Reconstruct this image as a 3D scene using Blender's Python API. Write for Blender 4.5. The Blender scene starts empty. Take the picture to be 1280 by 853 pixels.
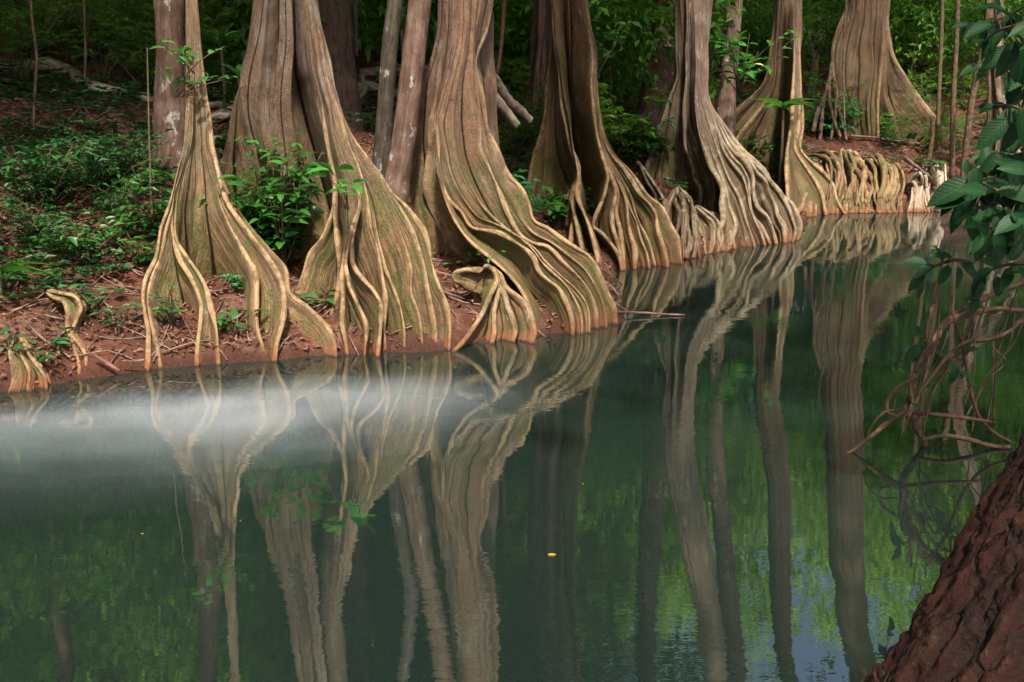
import bpy, math, random
import numpy as np
random.seed(7)
rng = np.random.default_rng(11)
R = math.radians
S = bpy.context.scene
COL = S.collection
# ------------------------------------------------------------------ camera mapping (reference frame 1280 x 853)
F = 1256.0
HC = 2.0
PITCH = math.atan((426.5 - 150.0) / F)
CP, SP = math.cos(PITCH), math.sin(PITCH)
def ray(px, py):
    a = (px - 640.0) / F
    b = -(py - 426.5) / F
    return a, CP + b * SP, -SP + b * CP
def at(px, py, Y):
    dx, dy, dz = ray(px, py)
    t = Y / dy
    return np.array((dx * t, Y, HC + dz * t))
def refl(px, py, Y):
    dx, dy, dz = ray(px, py)
    t = Y / dy
    return np.array((dx * t, Y, -(HC + dz * t)))
def above(p0, px, Y, z):
    """a trunk top at height z, on the line from p0 through the place whose mirror image is seen low in the river"""
    a = np.asarray(p0, float); b = refl(px, 853, Y)
    k = (z - a[2]) / max(b[2] - a[2], .5)
    p = a + (b - a) * k
    p[0] = a[0] + (b[0] - a[0]) * min(k, 1.6)
    return p
def onwater(px, py):
    dx, dy, dz = ray(px, py)
    t = -HC / dz
    return np.array((dx * t, dy * t, 0.0))
# ------------------------------------------------------------------ numpy noise
_P = np.random.default_rng(3).permutation(256)
_P = np.concatenate([_P, _P, _P])
_G = np.random.default_rng(4).normal(size=(256, 3))
_G /= np.linalg.norm(_G, axis=1)[:, None]
def noise3(p):
    p = np.asarray(p, float)
    sh = p.shape[:-1]
    q = p.reshape(-1, 3)
    i = np.floor(q).astype(int)
    f = q - i
    u = f * f * f * (f * (f * 6 - 15) + 10)
    i &= 255
    out = 0.0
    for dx in (0, 1):
        for dy in (0, 1):
            for dz in (0, 1):
                h = _P[_P[_P[(i[:, 0] + dx) & 255] + ((i[:, 1] + dy) & 255)] + ((i[:, 2] + dz) & 255)]
                g = _G[h]
                d = g[:, 0] * (f[:, 0] - dx) + g[:, 1] * (f[:, 1] - dy) + g[:, 2] * (f[:, 2] - dz)
                w = (u[:, 0] if dx else 1 - u[:, 0]) * (u[:, 1] if dy else 1 - u[:, 1]) * (u[:, 2] if dz else 1 - u[:, 2])
                out = out + d * w
    return (out * 1.6).reshape(sh)
def fbm(p, o=3):
    p = np.asarray(p, float)
    s, a = 0.0, 1.0
    for k in range(o):
        s = s + a * noise3(p * (2.0 ** k) + 17.3 * k)
        a *= 0.5
    return s
def unit(v):
    n = np.linalg.norm(v, axis=-1, keepdims=True)
    return v / np.maximum(n, 1e-9)
def sstep(a, b, x):
    t = np.clip((x - a) / (b - a), 0, 1)
    return t * t * (3 - 2 * t)
# ------------------------------------------------------------------ object helpers
def tag(o, label=None, cat=None, group=None, kind=None):
    if label: o['label'] = label
    if cat: o['category'] = cat
    if group: o['group'] = group
    if kind: o['kind'] = kind
    return o
def empty(name, loc, label=None, cat=None, group=None):
    o = bpy.data.objects.new(name, None)
    o.empty_display_size = 0.2
    COL.objects.link(o)
    o.location = [float(c) for c in loc]
    return tag(o, label, cat, group)
def mesh_data(name, V, faces, mat, uv=None, attrs=None, smooth=True):
    """faces: list of (k-column int arrays)"""
    V = np.asarray(V, np.float32)
    me = bpy.data.meshes.new(name)
    if not isinstance(faces, list): faces = [faces]
    faces = [np.asarray(f, np.int32) for f in faces if len(f)]
    loops = np.concatenate([f.ravel() for f in faces])
    tot = np.concatenate([np.full(len(f), f.shape[1], np.int32) for f in faces])
    st = np.concatenate([[0], np.cumsum(tot)[:-1]]).astype(np.int32)
    me.vertices.add(len(V)); me.vertices.foreach_set('co', V.ravel())
    me.loops.add(len(loops)); me.loops.foreach_set('vertex_index', loops)
    me.polygons.add(len(tot)); me.polygons.foreach_set('loop_start', st); me.polygons.foreach_set('loop_total', tot)
    me.polygons.foreach_set('use_smooth', np.full(len(tot), smooth, bool))
    if uv is not None:
        l = me.uv_layers.new(name='UVMap')
        l.data.foreach_set('uv', np.asarray(uv, np.float32)[loops].ravel())
    for k, a in (attrs or {}).items():
        at_ = me.attributes.new(k, 'FLOAT', 'POINT')
        at_.data.foreach_set('value', np.asarray(a, np.float32))
    me.update(calc_edges=True)
    me.validate()
    if mat: me.materials.append(mat)
    return me
def link(name, me, parent=None, loc=None):
    o = bpy.data.objects.new(name, me)
    COL.objects.link(o)
    if parent is not None: o.parent = parent
    if loc is not None: o.location = [float(c) for c in loc]
    return o
LOGPTS = []
class Geo:
    """collects vertices, faces, uv and a tint attribute into one mesh"""
    def __init__(s): s.v, s.f, s.u, s.t, s.n = [], {3: [], 4: []}, [], [], 0
    def add(s, V, Fq, uv=None, tint=None):
        V = np.asarray(V, float); m = len(V)
        s.v.append(V)
        for f in (Fq if isinstance(Fq, list) else [Fq]):
            f = np.asarray(f, int)
            if len(f): s.f[f.shape[1]].append(f + s.n)
        s.u.append(np.zeros((m, 2)) if uv is None else np.asarray(uv, float))
        s.t.append(np.full(m, 0.5) if tint is None else np.broadcast_to(np.asarray(tint, float), (m,)))
        s.n += m
    def data(s, name, mat, origin=(0, 0, 0), smooth=True):
        fs = [np.concatenate(s.f[k]) for k in (3, 4) if s.f[k]]
        return mesh_data(name, np.concatenate(s.v) - np.asarray(origin, float), fs, mat, np.concatenate(s.u), {'tint': np.concatenate(s.t)}, smooth)
def catmull(P, n):
    """resample points P (k x d) by n points evenly along the arc of a centripetal-like spline"""
    P = np.asarray(P, float)
    if len(P) == 2:
        t = np.linspace(0, 1, max(n, 24))[:, None]
        return P[0] * (1 - t) + P[1] * t
    Q = np.vstack([2 * P[0] - P[1], P, 2 * P[-1] - P[-2]])
    out = []
    for i in range(1, len(Q) - 2):
        p0, p1, p2, p3 = Q[i - 1:i + 3]
        d1 = max(np.linalg.norm(p2 - p1), 1e-6)
        d0 = max(np.linalg.norm(p1 - p0), 1e-6); d2 = max(np.linalg.norm(p3 - p2), 1e-6)
        m1 = (p2 - p1) / d1 - (p2 - p0) / (d0 + d1) + (p1 - p0) / d0
        m2 = (p2 - p1) / d1 - (p3 - p1) / (d1 + d2) + (p3 - p2) / d2
        m1 = m1 * d1; m2 = m2 * d1
        t = np.linspace(0, 1, 24, endpoint=False)[:, None]
        out.append((2 * t**3 - 3 * t**2 + 1) * p1 + (t**3 - 2 * t**2 + t) * m1 + (-2 * t**3 + 3 * t**2) * p2 + (t**3 - t**2) * m2)
    out.append(P[-1][None])
    C = np.vstack(out)
    return C
def resample(C, n, key=2):
    d = np.concatenate([[0], np.cumsum(np.linalg.norm(np.diff(C[:, :key], axis=0), axis=1))])
    s = np.linspace(0, d[-1], n)
    return np.stack([np.interp(s, d, C[:, k]) for k in range(C.shape[1])], 1)
def tube(g, path, rad, n=8, seed=0, rough=0.0, flat=1.0, tint=0.5, caps=True, samples=None):
    """tapered knobbly tube along world-space path"""
    P = np.asarray(path, float)
    m = samples or max(6, len(P) * 6)
    C = resample(catmull(P, 0), m, 3)
    r = np.interp(np.linspace(0, 1, m), np.linspace(0, 1, len(np.atleast_1d(rad))), np.atleast_1d(rad)) if np.ndim(rad) else np.full(m, rad)
    T = unit(np.gradient(C, axis=0))
    up = np.where(np.abs(T[:, 2:3]) > 0.9, np.array([[1.0, 0, 0]]), np.array([[0, 0, 1.0]]))
    A = unit(np.cross(T, up)); B = np.cross(A, T)
    a = np.linspace(0, 2 * math.pi, n, endpoint=False)
    ring = A[:, None] * np.cos(a)[None, :, None] + B[:, None] * np.sin(a)[None, :, None] * flat
    rr = r[:, None] * (1 + (rough * fbm(np.stack(np.broadcast_arrays(np.cos(a)[None] * 1.2 + seed, np.sin(a)[None] * 1.2, (np.linspace(0, 1, m) * m * 0.22)[:, None]), -1)) if rough else 0))
    V = C[:, None] + ring * rr[..., None]
    i = np.arange(m - 1)[:, None] * n; j = np.arange(n)[None]
    Fq = np.stack([i + j, i + (j + 1) % n, i + n + (j + 1) % n, i + n + j], -1).reshape(-1, 4)
    arc = np.concatenate([[0], np.cumsum(np.linalg.norm(np.diff(C, axis=0), axis=1))])
    uv = np.stack(np.broadcast_arrays((a * r.mean())[None], arc[:, None]), -1).reshape(-1, 2)
    V = V.reshape(-1, 3)
    fs = [Fq]
    if caps:
        V = np.vstack([V, C[0], C[-1]])
        k = m * n
        uv = np.vstack([uv, [0, 0], [0, 0]])
        jj = np.arange(n)
        fs.append(np.stack([np.full(n, k), (jj + 1) % n, jj], 1))
        fs.append(np.stack([np.full(n, k + 1), (m - 1) * n + jj, (m - 1) * n + (jj + 1) % n], 1))
    g.add(V, fs, uv, tint)
def leafset(g, pos, dirv, nrm, L, W, kind='lite', droop=0.25, tint=None, fold=0.18):
    """many leaves at once: pos/dir/nrm are N x 3, L and W are N"""
    pos = np.asarray(pos, float); N = len(pos)
    d = unit(np.asarray(dirv, float)); nrm = np.asarray(nrm, float)
    sx = unit(np.cross(d, nrm)); nz = np.cross(sx, d)
    L = np.broadcast_to(np.asarray(L, float), (N,)); W = np.broadcast_to(np.asarray(W, float), (N,))
    if kind == 'lite':
        tmpl = np.array([[0, 0, 0], [.45, .5, fold * .5], [1, 0, -droop], [.45, -.5, fold * .5]])
        Fq = np.array([[0, 2, 1], [0, 3, 2]])
    else:
        rows = [(0, .06), (.12, .34), (.3, .48), (.5, .5), (.7, .4), (.86, .22), (1.0, .02)]
        tm = []
        for a, w in rows:
            z = -droop * a * a
            tm += [[a, w, z + fold * w], [a, 0, z], [a, -w, z + fold * w]]
        tmpl = np.array(tm); f = []
        for k in range(len(rows) - 1):
            b = k * 3
            f += [[b, b + 1, b + 4, b + 3], [b + 1, b + 2, b + 5, b + 4]]
        Fq = np.array(f)
    V = pos[:, None] + d[:, None] * (tmpl[:, 0][None, :, None] * L[:, None, None]) + sx[:, None] * (tmpl[:, 1][None, :, None] * W[:, None, None]) + nz[:, None] * (tmpl[:, 2][None, :, None] * L[:, None, None])
    m = len(tmpl)
    FF = (Fq[None] + (np.arange(N) * m)[:, None, None]).reshape(-1, Fq.shape[1])
    uv = np.broadcast_to(tmpl[None, :, :2], (N, m, 2)).reshape(-1, 2)
    if tint is None: tint = rng.random(N)
    g.add(V.reshape(-1, 3), FF, uv, np.repeat(np.broadcast_to(tint, (N,)), m))
# ------------------------------------------------------------------ materials
class NT:
    def __init__(s, name):
        s.m = bpy.data.materials.new(name); s.m.use_nodes = True
        s.t = s.m.node_tree; s.t.nodes.clear()
    def n(s, typ, **kw):
        nd = s.t.nodes.new(typ)
        for k, v in kw.items():
            if k == 'inp':
                for a, b in v.items():
                    if hasattr(b, 'is_output'): s.t.links.new(b, nd.inputs[a])
                    else: nd.inputs[a].default_value = b
            else: setattr(nd, k, v)
        return nd
    def noise(s, vec, scale, det=3, rough=.55, dist=0.0):
        return s.n('ShaderNodeTexNoise', inp={'Vector': vec, 'Scale': scale, 'Detail': det, 'Roughness': rough, 'Distortion': dist}).outputs[0]
    def ramp(s, f, a, b):
        nd = s.n('ShaderNodeMapRange', interpolation_type='SMOOTHSTEP', inp={'Value': f, 'From Min': a, 'From Max': b})
        return nd.outputs[0]
    def mix(s, f, a, b, mode='MIX'):
        nd = s.n('ShaderNodeMix', data_type='RGBA', blend_type=mode)
        for k, v in ((0, f), (6, a), (7, b)):
            if hasattr(v, 'is_output'): s.t.links.new(v, nd.inputs[k])
            else: nd.inputs[k].default_value = v if k == 0 else (*v, 1.0)[:4]
        return nd.outputs[2]
    def math(s, op, a, b=None, c=None):
        nd = s.n('ShaderNodeMath', operation=op)
        for k, v in enumerate((a, b, c)):
            if v is None: continue
            if hasattr(v, 'is_output'): s.t.links.new(v, nd.inputs[k])
            else: nd.inputs[k].default_value = v
        return nd.outputs[0]
    def attr(s, name): return s.n('ShaderNodeAttribute', attribute_name=name).outputs['Fac']
    def vmul(s, v, k):
        nd = s.n('ShaderNodeMapping', inp={'Vector': v}); nd.inputs['Scale'].default_value = k
        return nd.outputs[0]
    def bump(s, h, st, dist): return s.n('ShaderNodeBump', inp={'Height': h, 'Strength': st, 'Distance': dist}).outputs[0]
    def out(s, sh, vol=None):
        o = s.n('ShaderNodeOutputMaterial')
        if sh: s.t.links.new(sh, o.inputs['Surface'])
        if vol: s.t.links.new(vol, o.inputs['Volume'])
        return s.m
    def bsdf(s, col, rough=.6, nrm=None, spec=.4):
        b = s.n('ShaderNodeBsdfPrincipled', inp={'Base Color': col if hasattr(col, 'is_output') else (*col, 1), 'Roughness': rough, 'Specular IOR Level': spec})
        if nrm is not None: s.t.links.new(nrm, b.inputs['Normal'])
        return b.outputs[0]
def bark_mat(name, upper=(.17, .085, .055), tan=(.30, .20, .105), moss=.5, lichen=.3, crestc=(.35, .235, .130), zup=1.3, wet=.16, dark=(.05, .028, .015)):
    tan = (tan[0] * .62, tan[1] * .57, tan[2] * .48); upper = tuple(c * .8 for c in upper)
    t = NT(name)
    pos = t.n('ShaderNodeNewGeometry').outputs['Position']
    uv = t.n('ShaderNodeUVMap').outputs[0]
    z = t.n('ShaderNodeSeparateXYZ', inp={'Vector': pos}).outputs[2]
    big = t.noise(pos, 2.2, 4); med = t.noise(pos, 7.0, 5, .65); mot = t.noise(t.vmul(pos, (1, 1, .6)), 19.0, 5, .7); fine = t.noise(pos, 52, 4, .7)
    st1 = t.noise(t.vmul(uv, (26, .8, 1)), 1.0, 5, .65, .5)
    st2 = t.noise(t.vmul(uv, (85, 3.0, 1)), 1.0, 3, .6, .3)
    zz = t.math('ADD', z, t.math('MULTIPLY_ADD', big, 1.6, -.8))
    upf = t.ramp(zz, zup * .55, zup * 1.35)
    col = t.mix(upf, tan, upper)
    col = t.mix(t.math('MULTIPLY', t.ramp(mot, .50, .68), .6), col, tuple(1.4 * c for c in tan))
    col = t.mix(t.math('MULTIPLY', t.ramp(mot, .46, .30), .75), col, dark)
    col = t.mix(t.math('MULTIPLY', t.ramp(st1, .56, .38), t.math('MULTIPLY_ADD', upf, -.45, .85)), col, dark)
    col = t.mix(t.math('MULTIPLY', t.ramp(st2, .46, .34), .5), col, tuple(.5 * c for c in dark))
    gp = t.math('MULTIPLY', t.ramp(t.noise(t.vmul(pos, (1, 1, .4)), 4.2, 5, .7), .50, .60), t.math('MULTIPLY_ADD', upf, .42, .06))
    col = t.mix(gp, col, (.21, .175, .14))
    mm = t.math('MULTIPLY', t.ramp(t.math('ADD', med, t.math('MULTIPLY_ADD', big, .9, -.45)), .56 - moss * .25, .70 - moss * .2), .85)
    mm = t.math('MULTIPLY', mm, t.math('MULTIPLY', t.ramp(zz, zup * 2.0, zup * .8), t.ramp(mot, .30, .52)))
    col = t.mix(mm, col, t.mix(t.ramp(fine, .4, .6), (.040, .045, .009), (.095, .100, .022)))
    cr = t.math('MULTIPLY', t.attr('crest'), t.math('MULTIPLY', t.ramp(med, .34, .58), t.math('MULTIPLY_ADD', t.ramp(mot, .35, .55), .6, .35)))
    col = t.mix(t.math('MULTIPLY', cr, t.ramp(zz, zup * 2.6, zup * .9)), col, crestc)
    li = t.noise(t.vmul(pos, (1, 1, .45)), 8.0, 6, .72)
    lf = t.math('MULTIPLY', t.ramp(li, .54, .62), t.ramp(t.noise(pos, 1.3, 2), .62 - lichen * .3, .72 - lichen * .3))
    col = t.mix(t.math('MULTIPLY', lf, .55), col, (.36, .34, .29))
    sp = t.math('MULTIPLY', t.ramp(fine, .62, .72), .35)
    col = t.mix(sp, col, (.36, .29, .2))
    col = t.mix(t.ramp(fine, .42, .22), col, (.05, .03, .02))
    mud = t.math('MULTIPLY', t.ramp(t.math('ADD', z, t.math('MULTIPLY_ADD', big, .6, -.3)), .55, .08), t.math('MULTIPLY', t.ramp(mot, .42, .60), .55))
    col = t.mix(mud, col, (.135, .058, .030))
    wz = t.math('ADD', z, t.math('MULTIPLY_ADD', t.noise(t.vmul(pos, (1, 1, .5)), 9, 4, .65), .34, -.15))
    wf = t.ramp(wz, wet, wet * .45)
    col = t.mix(t.math('MULTIPLY', wf, t.math('MULTIPLY_ADD', t.ramp(mot, .35, .6), .4, .5)), col, (.16, .055, .018))
    col = t.mix(t.ramp(t.math('ADD', z, t.math('MULTIPLY', mot, .03)), .045, .015), col, (.03, .014, .008))
    h = t.math('ADD', t.math('MULTIPLY', st1, .9), t.math('ADD', t.math('MULTIPLY', st2, .4), t.math('ADD', t.math('MULTIPLY', fine, .5), t.math('MULTIPLY', mot, .6))))
    rough = t.math('MULTIPLY_ADD', wf, -.3, .68)
    b = t.n('ShaderNodeBsdfPrincipled', inp={'Base Color': col, 'Roughness': rough, 'Specular IOR Level': .35, 'Normal': t.bump(h, .9, .03)})
    return t.out(b.outputs[0])
def leaf_mat(name, c0, c1, rough=.38, trans=.3, spec=.5, yellow=None):
    t = NT(name)
    tint = t.attr('tint')
    rnd = t.n('ShaderNodeObjectInfo').outputs['Random']
    f = t.math('ADD', t.math('MULTIPLY', tint, .75), t.math('MULTIPLY', rnd, .25))
    col = t.mix(f, c0, c1)
    if yellow: col = t.mix(t.ramp(tint, .965, .975), col, yellow)
    uv = t.n('ShaderNodeUVMap').outputs[0]
    sep = t.n('ShaderNodeSeparateXYZ', inp={'Vector': uv})
    rib = t.ramp(t.math('ABSOLUTE', sep.outputs[1]), .05, .0)
    col = t.mix(t.math('MULTIPLY', rib, .4), col, tuple(min(1, 1.9 * c) for c in c1))
    wv = t.n('ShaderNodeMath', operation='SINE', inp={0: t.math('MULTIPLY', t.math('SUBTRACT', sep.outputs[0], t.math('MULTIPLY', t.math('ABSOLUTE', sep.outputs[1]), .55)), 62.0)}).outputs[0]
    pos = t.n('ShaderNodeNewGeometry').outputs['Position']
    sp = t.noise(pos, 90, 3, .6)
    col = t.mix(t.math('MULTIPLY', t.ramp(sp, .56, .70), .30), col, tuple(min(1, 1.7 * c + .01) for c in c1))
    a = t.bsdf(col, rough, t.bump(wv, .14, .003), spec)
    tr = t.n('ShaderNodeBsdfTranslucent', inp={'Color': t.mix(.6, col, tuple(min(1, 1.6 * c) for c in c1), 'MIX')}).outputs[0]
    m = t.n('ShaderNodeMixShader', inp={0: trans})
    t.t.links.new(a, m.inputs[1]); t.t.links.new(tr, m.inputs[2])
    return t.out(m.outputs[0])
def wood_mat(name, c0, c1, moss=0.0, scale=6.0, rough=.75, spots=0.0):
    t = NT(name)
    pos = t.n('ShaderNodeNewGeometry').outputs['Position']
    uv = t.n('ShaderNodeUVMap').outputs[0]
    a = t.noise(pos, scale, 5, .65); st = t.noise(t.vmul(uv, (30, 3, 1)), 1.0, 4, .6, .4); fine = t.noise(pos, 60, 3, .7)
    col = t.mix(t.ramp(a, .35, .65), c0, c1)
    col = t.mix(t.math('MULTIPLY', t.ramp(st, .55, .38), .6), col, tuple(.3 * c for c in c0))
    if moss:
        nz = t.n('ShaderNodeSeparateXYZ', inp={'Vector': t.n('ShaderNodeNewGeometry').outputs['Normal']}).outputs[2]
        mf = t.math('MULTIPLY', t.ramp(t.math('ADD', a, t.math('MULTIPLY', nz, .25)), .8 - moss * .35, .95 - moss * .35), .9)
        col = t.mix(mf, col, (.05, .085, .018))
    if spots:
        lp = t.math('ADD', t.noise(t.vmul(pos, (1, 1, .6)), 7.0, 5, .7), t.math('MULTIPLY', t.noise(pos, 2.0, 2), .5))
        col = t.mix(t.math('MULTIPLY', t.ramp(lp, .86, .94), .85), col, (.36, .35, .33))
    h = t.math('ADD', st, t.math('MULTIPLY', fine, .6))
    return t.out(t.bsdf(col, rough, t.bump(h, .7, .02), .3))
M = {}
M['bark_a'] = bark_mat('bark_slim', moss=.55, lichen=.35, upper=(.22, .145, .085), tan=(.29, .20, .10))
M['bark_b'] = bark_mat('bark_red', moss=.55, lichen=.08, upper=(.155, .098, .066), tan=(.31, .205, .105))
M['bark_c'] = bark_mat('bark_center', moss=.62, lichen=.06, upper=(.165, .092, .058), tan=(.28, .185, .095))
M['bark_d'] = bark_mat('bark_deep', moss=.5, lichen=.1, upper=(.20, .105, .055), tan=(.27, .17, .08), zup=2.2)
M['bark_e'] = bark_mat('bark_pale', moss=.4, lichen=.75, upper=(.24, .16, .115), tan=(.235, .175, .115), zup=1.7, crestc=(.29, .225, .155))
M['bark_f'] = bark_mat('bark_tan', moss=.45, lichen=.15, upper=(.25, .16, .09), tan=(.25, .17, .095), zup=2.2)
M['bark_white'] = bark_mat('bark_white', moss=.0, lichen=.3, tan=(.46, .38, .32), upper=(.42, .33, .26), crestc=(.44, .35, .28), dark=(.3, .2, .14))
M['bark_slender'] = wood_mat('bark_slender', (.10, .052, .037), (.17, .115, .085), 0, 5, spots=.5)
M['bark_darkspot'] = wood_mat('bark_dark', (.045, .035, .025), (.085, .07, .05), .2, 6, spots=.6)
M['bark_back'] = wood_mat('bark_back', (.09, .05, .035), (.15, .095, .065), .15, 3)
M['log_grey'] = wood_mat('log_grey', (.12, .088, .068), (.27, .215, .16), .4, 5)
M['log_pale'] = wood_mat('log_pale', (.24, .19, .14), (.44, .37, .29), .35, 5)
M['log_moss'] = wood_mat('log_moss', (.12, .09, .05), (.2, .15, .08), .9, 5)
M['log_red'] = wood_mat('log_red', (.14, .06, .035), (.24, .13, .085), .1, 6)
M['vine'] = wood_mat('vine', (.055, .032, .020), (.15, .10, .055), .1, 12)
M['vine_red'] = wood_mat('vine_red', (.075, .030, .020), (.12, .055, .035), 0, 12)
M['stem'] = wood_mat('stem', (.07, .06, .03), (.13, .1, .05), 0, 12)
M['twig'] = wood_mat('twig', (.10, .06, .045), (.26, .18, .14), 0, 12)
M['leaf_shrub'] = leaf_mat('leaf_shrub', (.012, .075, .016), (.06, .20, .028), .36, .25)
M['leaf_dark'] = leaf_mat('leaf_dark', (.010, .050, .016), (.036, .130, .028), .4, .2, .3)
M['leaf_forest'] = leaf_mat('leaf_forest', (.018, .080, .012), (.110, .25, .022), .5, .4, .3)
M['leaf_canopy'] = leaf_mat('leaf_canopy', (.045, .12, .010), (.19, .32, .025), .5, .5, .3)
M['leaf_bright'] = leaf_mat('leaf_bright', (.03, .16, .03), (.085, .30, .045), .35, .35, yellow=(.5, .5, .06))
M['leaf_front'] = leaf_mat('leaf_front', (.005, .024, .009), (.012, .052, .013), .5, .15, .16)
M['leaf_fern'] = leaf_mat('leaf_fern', (.03, .16, .05), (.07, .28, .10), .5, .35)
M['leaf_strap'] = leaf_mat('leaf_strap', (.035, .16, .02), (.09, .26, .03), .35, .3)
M['litter'] = leaf_mat('litter', (.06, .022, .014), (.30, .165, .11), .7, .1, .25)
M['yellow'] = leaf_mat('leaf_yellow', (.34, .20, .015), (.5, .30, .02), .6, .2)
def soil_mat():
    t = NT('red_soil')
    pos = t.n('ShaderNodeNewGeometry').outputs['Position']
    z = t.n('ShaderNodeSeparateXYZ', inp={'Vector': pos}).outputs[2]
    a = t.noise(pos, 1.4, 4); b = t.noise(pos, 9, 6, .7); c = t.noise(pos, 50, 4, .75)
    col = t.mix(t.ramp(a, .35, .65), (.092, .030, .016), (.050, .022, .014))
    col = t.mix(t.ramp(b, .55, .72), col, (.14, .058, .034))
    col = t.mix(t.ramp(b, .45, .30), col, (.045, .020, .013))
    v = t.n('ShaderNodeTexVoronoi', inp={'Vector': pos, 'Scale': 28.0})
    lit = t.ramp(t.noise(pos, 2.3, 3), .52, .60)
    col = t.mix(t.math('MULTIPLY', lit, .55), col, t.mix(t.n('ShaderNodeSeparateColor', inp={'Color': v.outputs['Color']}).outputs[0], (.05, .024, .016), (.22, .12, .085)))
    col = t.mix(t.math('MULTIPLY', t.ramp(t.math('ADD', z, t.math('MULTIPLY_ADD', b, .16, -.08)), .13, .02), .8), col, (.038, .014, .008))
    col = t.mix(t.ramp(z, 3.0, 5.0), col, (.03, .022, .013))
    h = t.math('ADD', t.math('MULTIPLY', b, .7), t.math('ADD', t.math('MULTIPLY', c, .5), t.math('MULTIPLY', v.outputs[0], .5)))
    rough = t.math('MULTIPLY_ADD', t.ramp(z, .15, .02), -.35, .85)
    bs = t.n('ShaderNodeBsdfPrincipled', inp={'Base Color': col, 'Roughness': rough, 'Specular IOR Level': .25, 'Normal': t.bump(h, .9, .04)})
    return t.out(bs.outputs[0])
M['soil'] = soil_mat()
def water_mat():
    t = NT('river_water')
    pos = t.n('ShaderNodeNewGeometry').outputs['Position']
    n1 = t.noise(t.vmul(pos, (1.1, 1.6, 1)), 1.0, 2, .5)
    n2 = t.noise(t.vmul(pos, (4.0, 13.0, 1)), 1.0, 3, .6)
    n3 = t.noise(t.vmul(pos, (.30, .45, 1)), 1.0, 2, .5)
    h = t.math('ADD', t.math('MULTIPLY', n1, .5), t.math('MULTIPLY', n2, t.math('MULTIPLY_ADD', t.ramp(n3, .42, .66), .22, .05)))
    nrm = t.bump(h, .16, .03)
    dif = t.n('ShaderNodeBsdfDiffuse', inp={'Color': (.009, .0165, .014, 1), 'Normal': nrm}).outputs[0]
    gl = t.n('ShaderNodeBsdfGlossy', inp={'Color': (.88, .96, .93, 1), 'Roughness': .012, 'Normal': nrm}).outputs[0]
    fr = t.n('ShaderNodeFresnel', inp={'IOR': 4.0, 'Normal': nrm}).outputs[0]
    m = t.n('ShaderNodeMixShader', inp={0: fr}); t.t.links.new(dif, m.inputs[1]); t.t.links.new(gl, m.inputs[2])
    return t.out(m.outputs[0])
M['water'] = water_mat()
# ------------------------------------------------------------------ terrain
WL = [(-60, 5.0), (-20, 5.6), (-8, 6.3)]
for p in [(-20, 494), (0, 490), (40, 487), (100, 472), (200, 461), (300, 452), (420, 443), (560, 437), (600, 428), (665, 420), (720, 414), (772, 401)]:
    q = onwater(*p); WL.append((q[0], q[1]))
for p in [(768, 337), (855, 324), (930, 308), (1000, 292), (1010, 268), (1130, 264), (1185, 262)]:
    q = onwater(*p); WL.append((q[0], q[1]))
WL += [(13, 22.5), (20, 21.5), (60, 19)]
WL = np.array(WL)
def sdist(x, y):
    p = np.stack([x, y], -1)
    best = np.full(x.shape, 1e9)
    for a, b in zip(WL[:-1], WL[1:]):
        ab = b - a
        t = np.clip(((p - a) @ ab) / (ab @ ab), 0, 1)
        best = np.minimum(best, np.linalg.norm(p - a - t[..., None] * ab, axis=-1))
    yw = np.interp(x, WL[:, 0], WL[:, 1])
    return np.where(y > yw, best, -best)
def ground(x, y):
    x = np.asarray(x, float); y = np.asarray(y, float)
    d = sdist(x, y)
    dp = np.maximum(d, 0)
    z = .13 * (1 - np.exp(-dp / .10)) + .35 * np.minimum(dp, 11) + .17 * np.minimum(np.maximum(dp - 11, 0), 70)
    z = np.where(d < 0, np.maximum(d * .45, -1.2), z)
    n = fbm(np.stack([x * .45, y * .45, x * 0], -1), 3) * .22 * sstep(.2, 3, d) + fbm(np.stack([x * 2.6, y * 2.6, x * 0 + 5], -1), 3) * .06 * sstep(-.1, .5, d)
    z = z + n + fbm(np.stack([x * 9, y * 9, x * 0 + 9], -1), 2) * .022 * sstep(-.1, .2, d) + fbm(np.stack([x * 3.2, y * 3.2, x * 0 + 2], -1), 3) * .055 * sstep(-.5, 0, d) * sstep(2.0, .3, d)
    z = z + .60 * np.exp(-((x + 2.5) / 1.7) ** 2 - ((y - 13.4) / 1.2) ** 2)
    near = sstep(2.3, .6, y)
    return z + near * 1.75
def gz(x, y): return float(ground(np.array([x]), np.array([y]))[0])
_YS = np.concatenate([np.arange(4, 30, .03), np.arange(30, 90, .2)])
def hit(px, py):
    """where the line of sight through a photo pixel meets ground or water"""
    dx, dy, dz = ray(px, py)
    t = _YS / dy
    x, z = dx * t, HC + dz * t
    g = np.maximum(ground(x, _YS), 0)
    k = np.argmax(z <= g)
    if not (z <= g).any(): k = len(_YS) - 1
    return np.array((x[k], _YS[k], max(z[k], g[k])))
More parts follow.
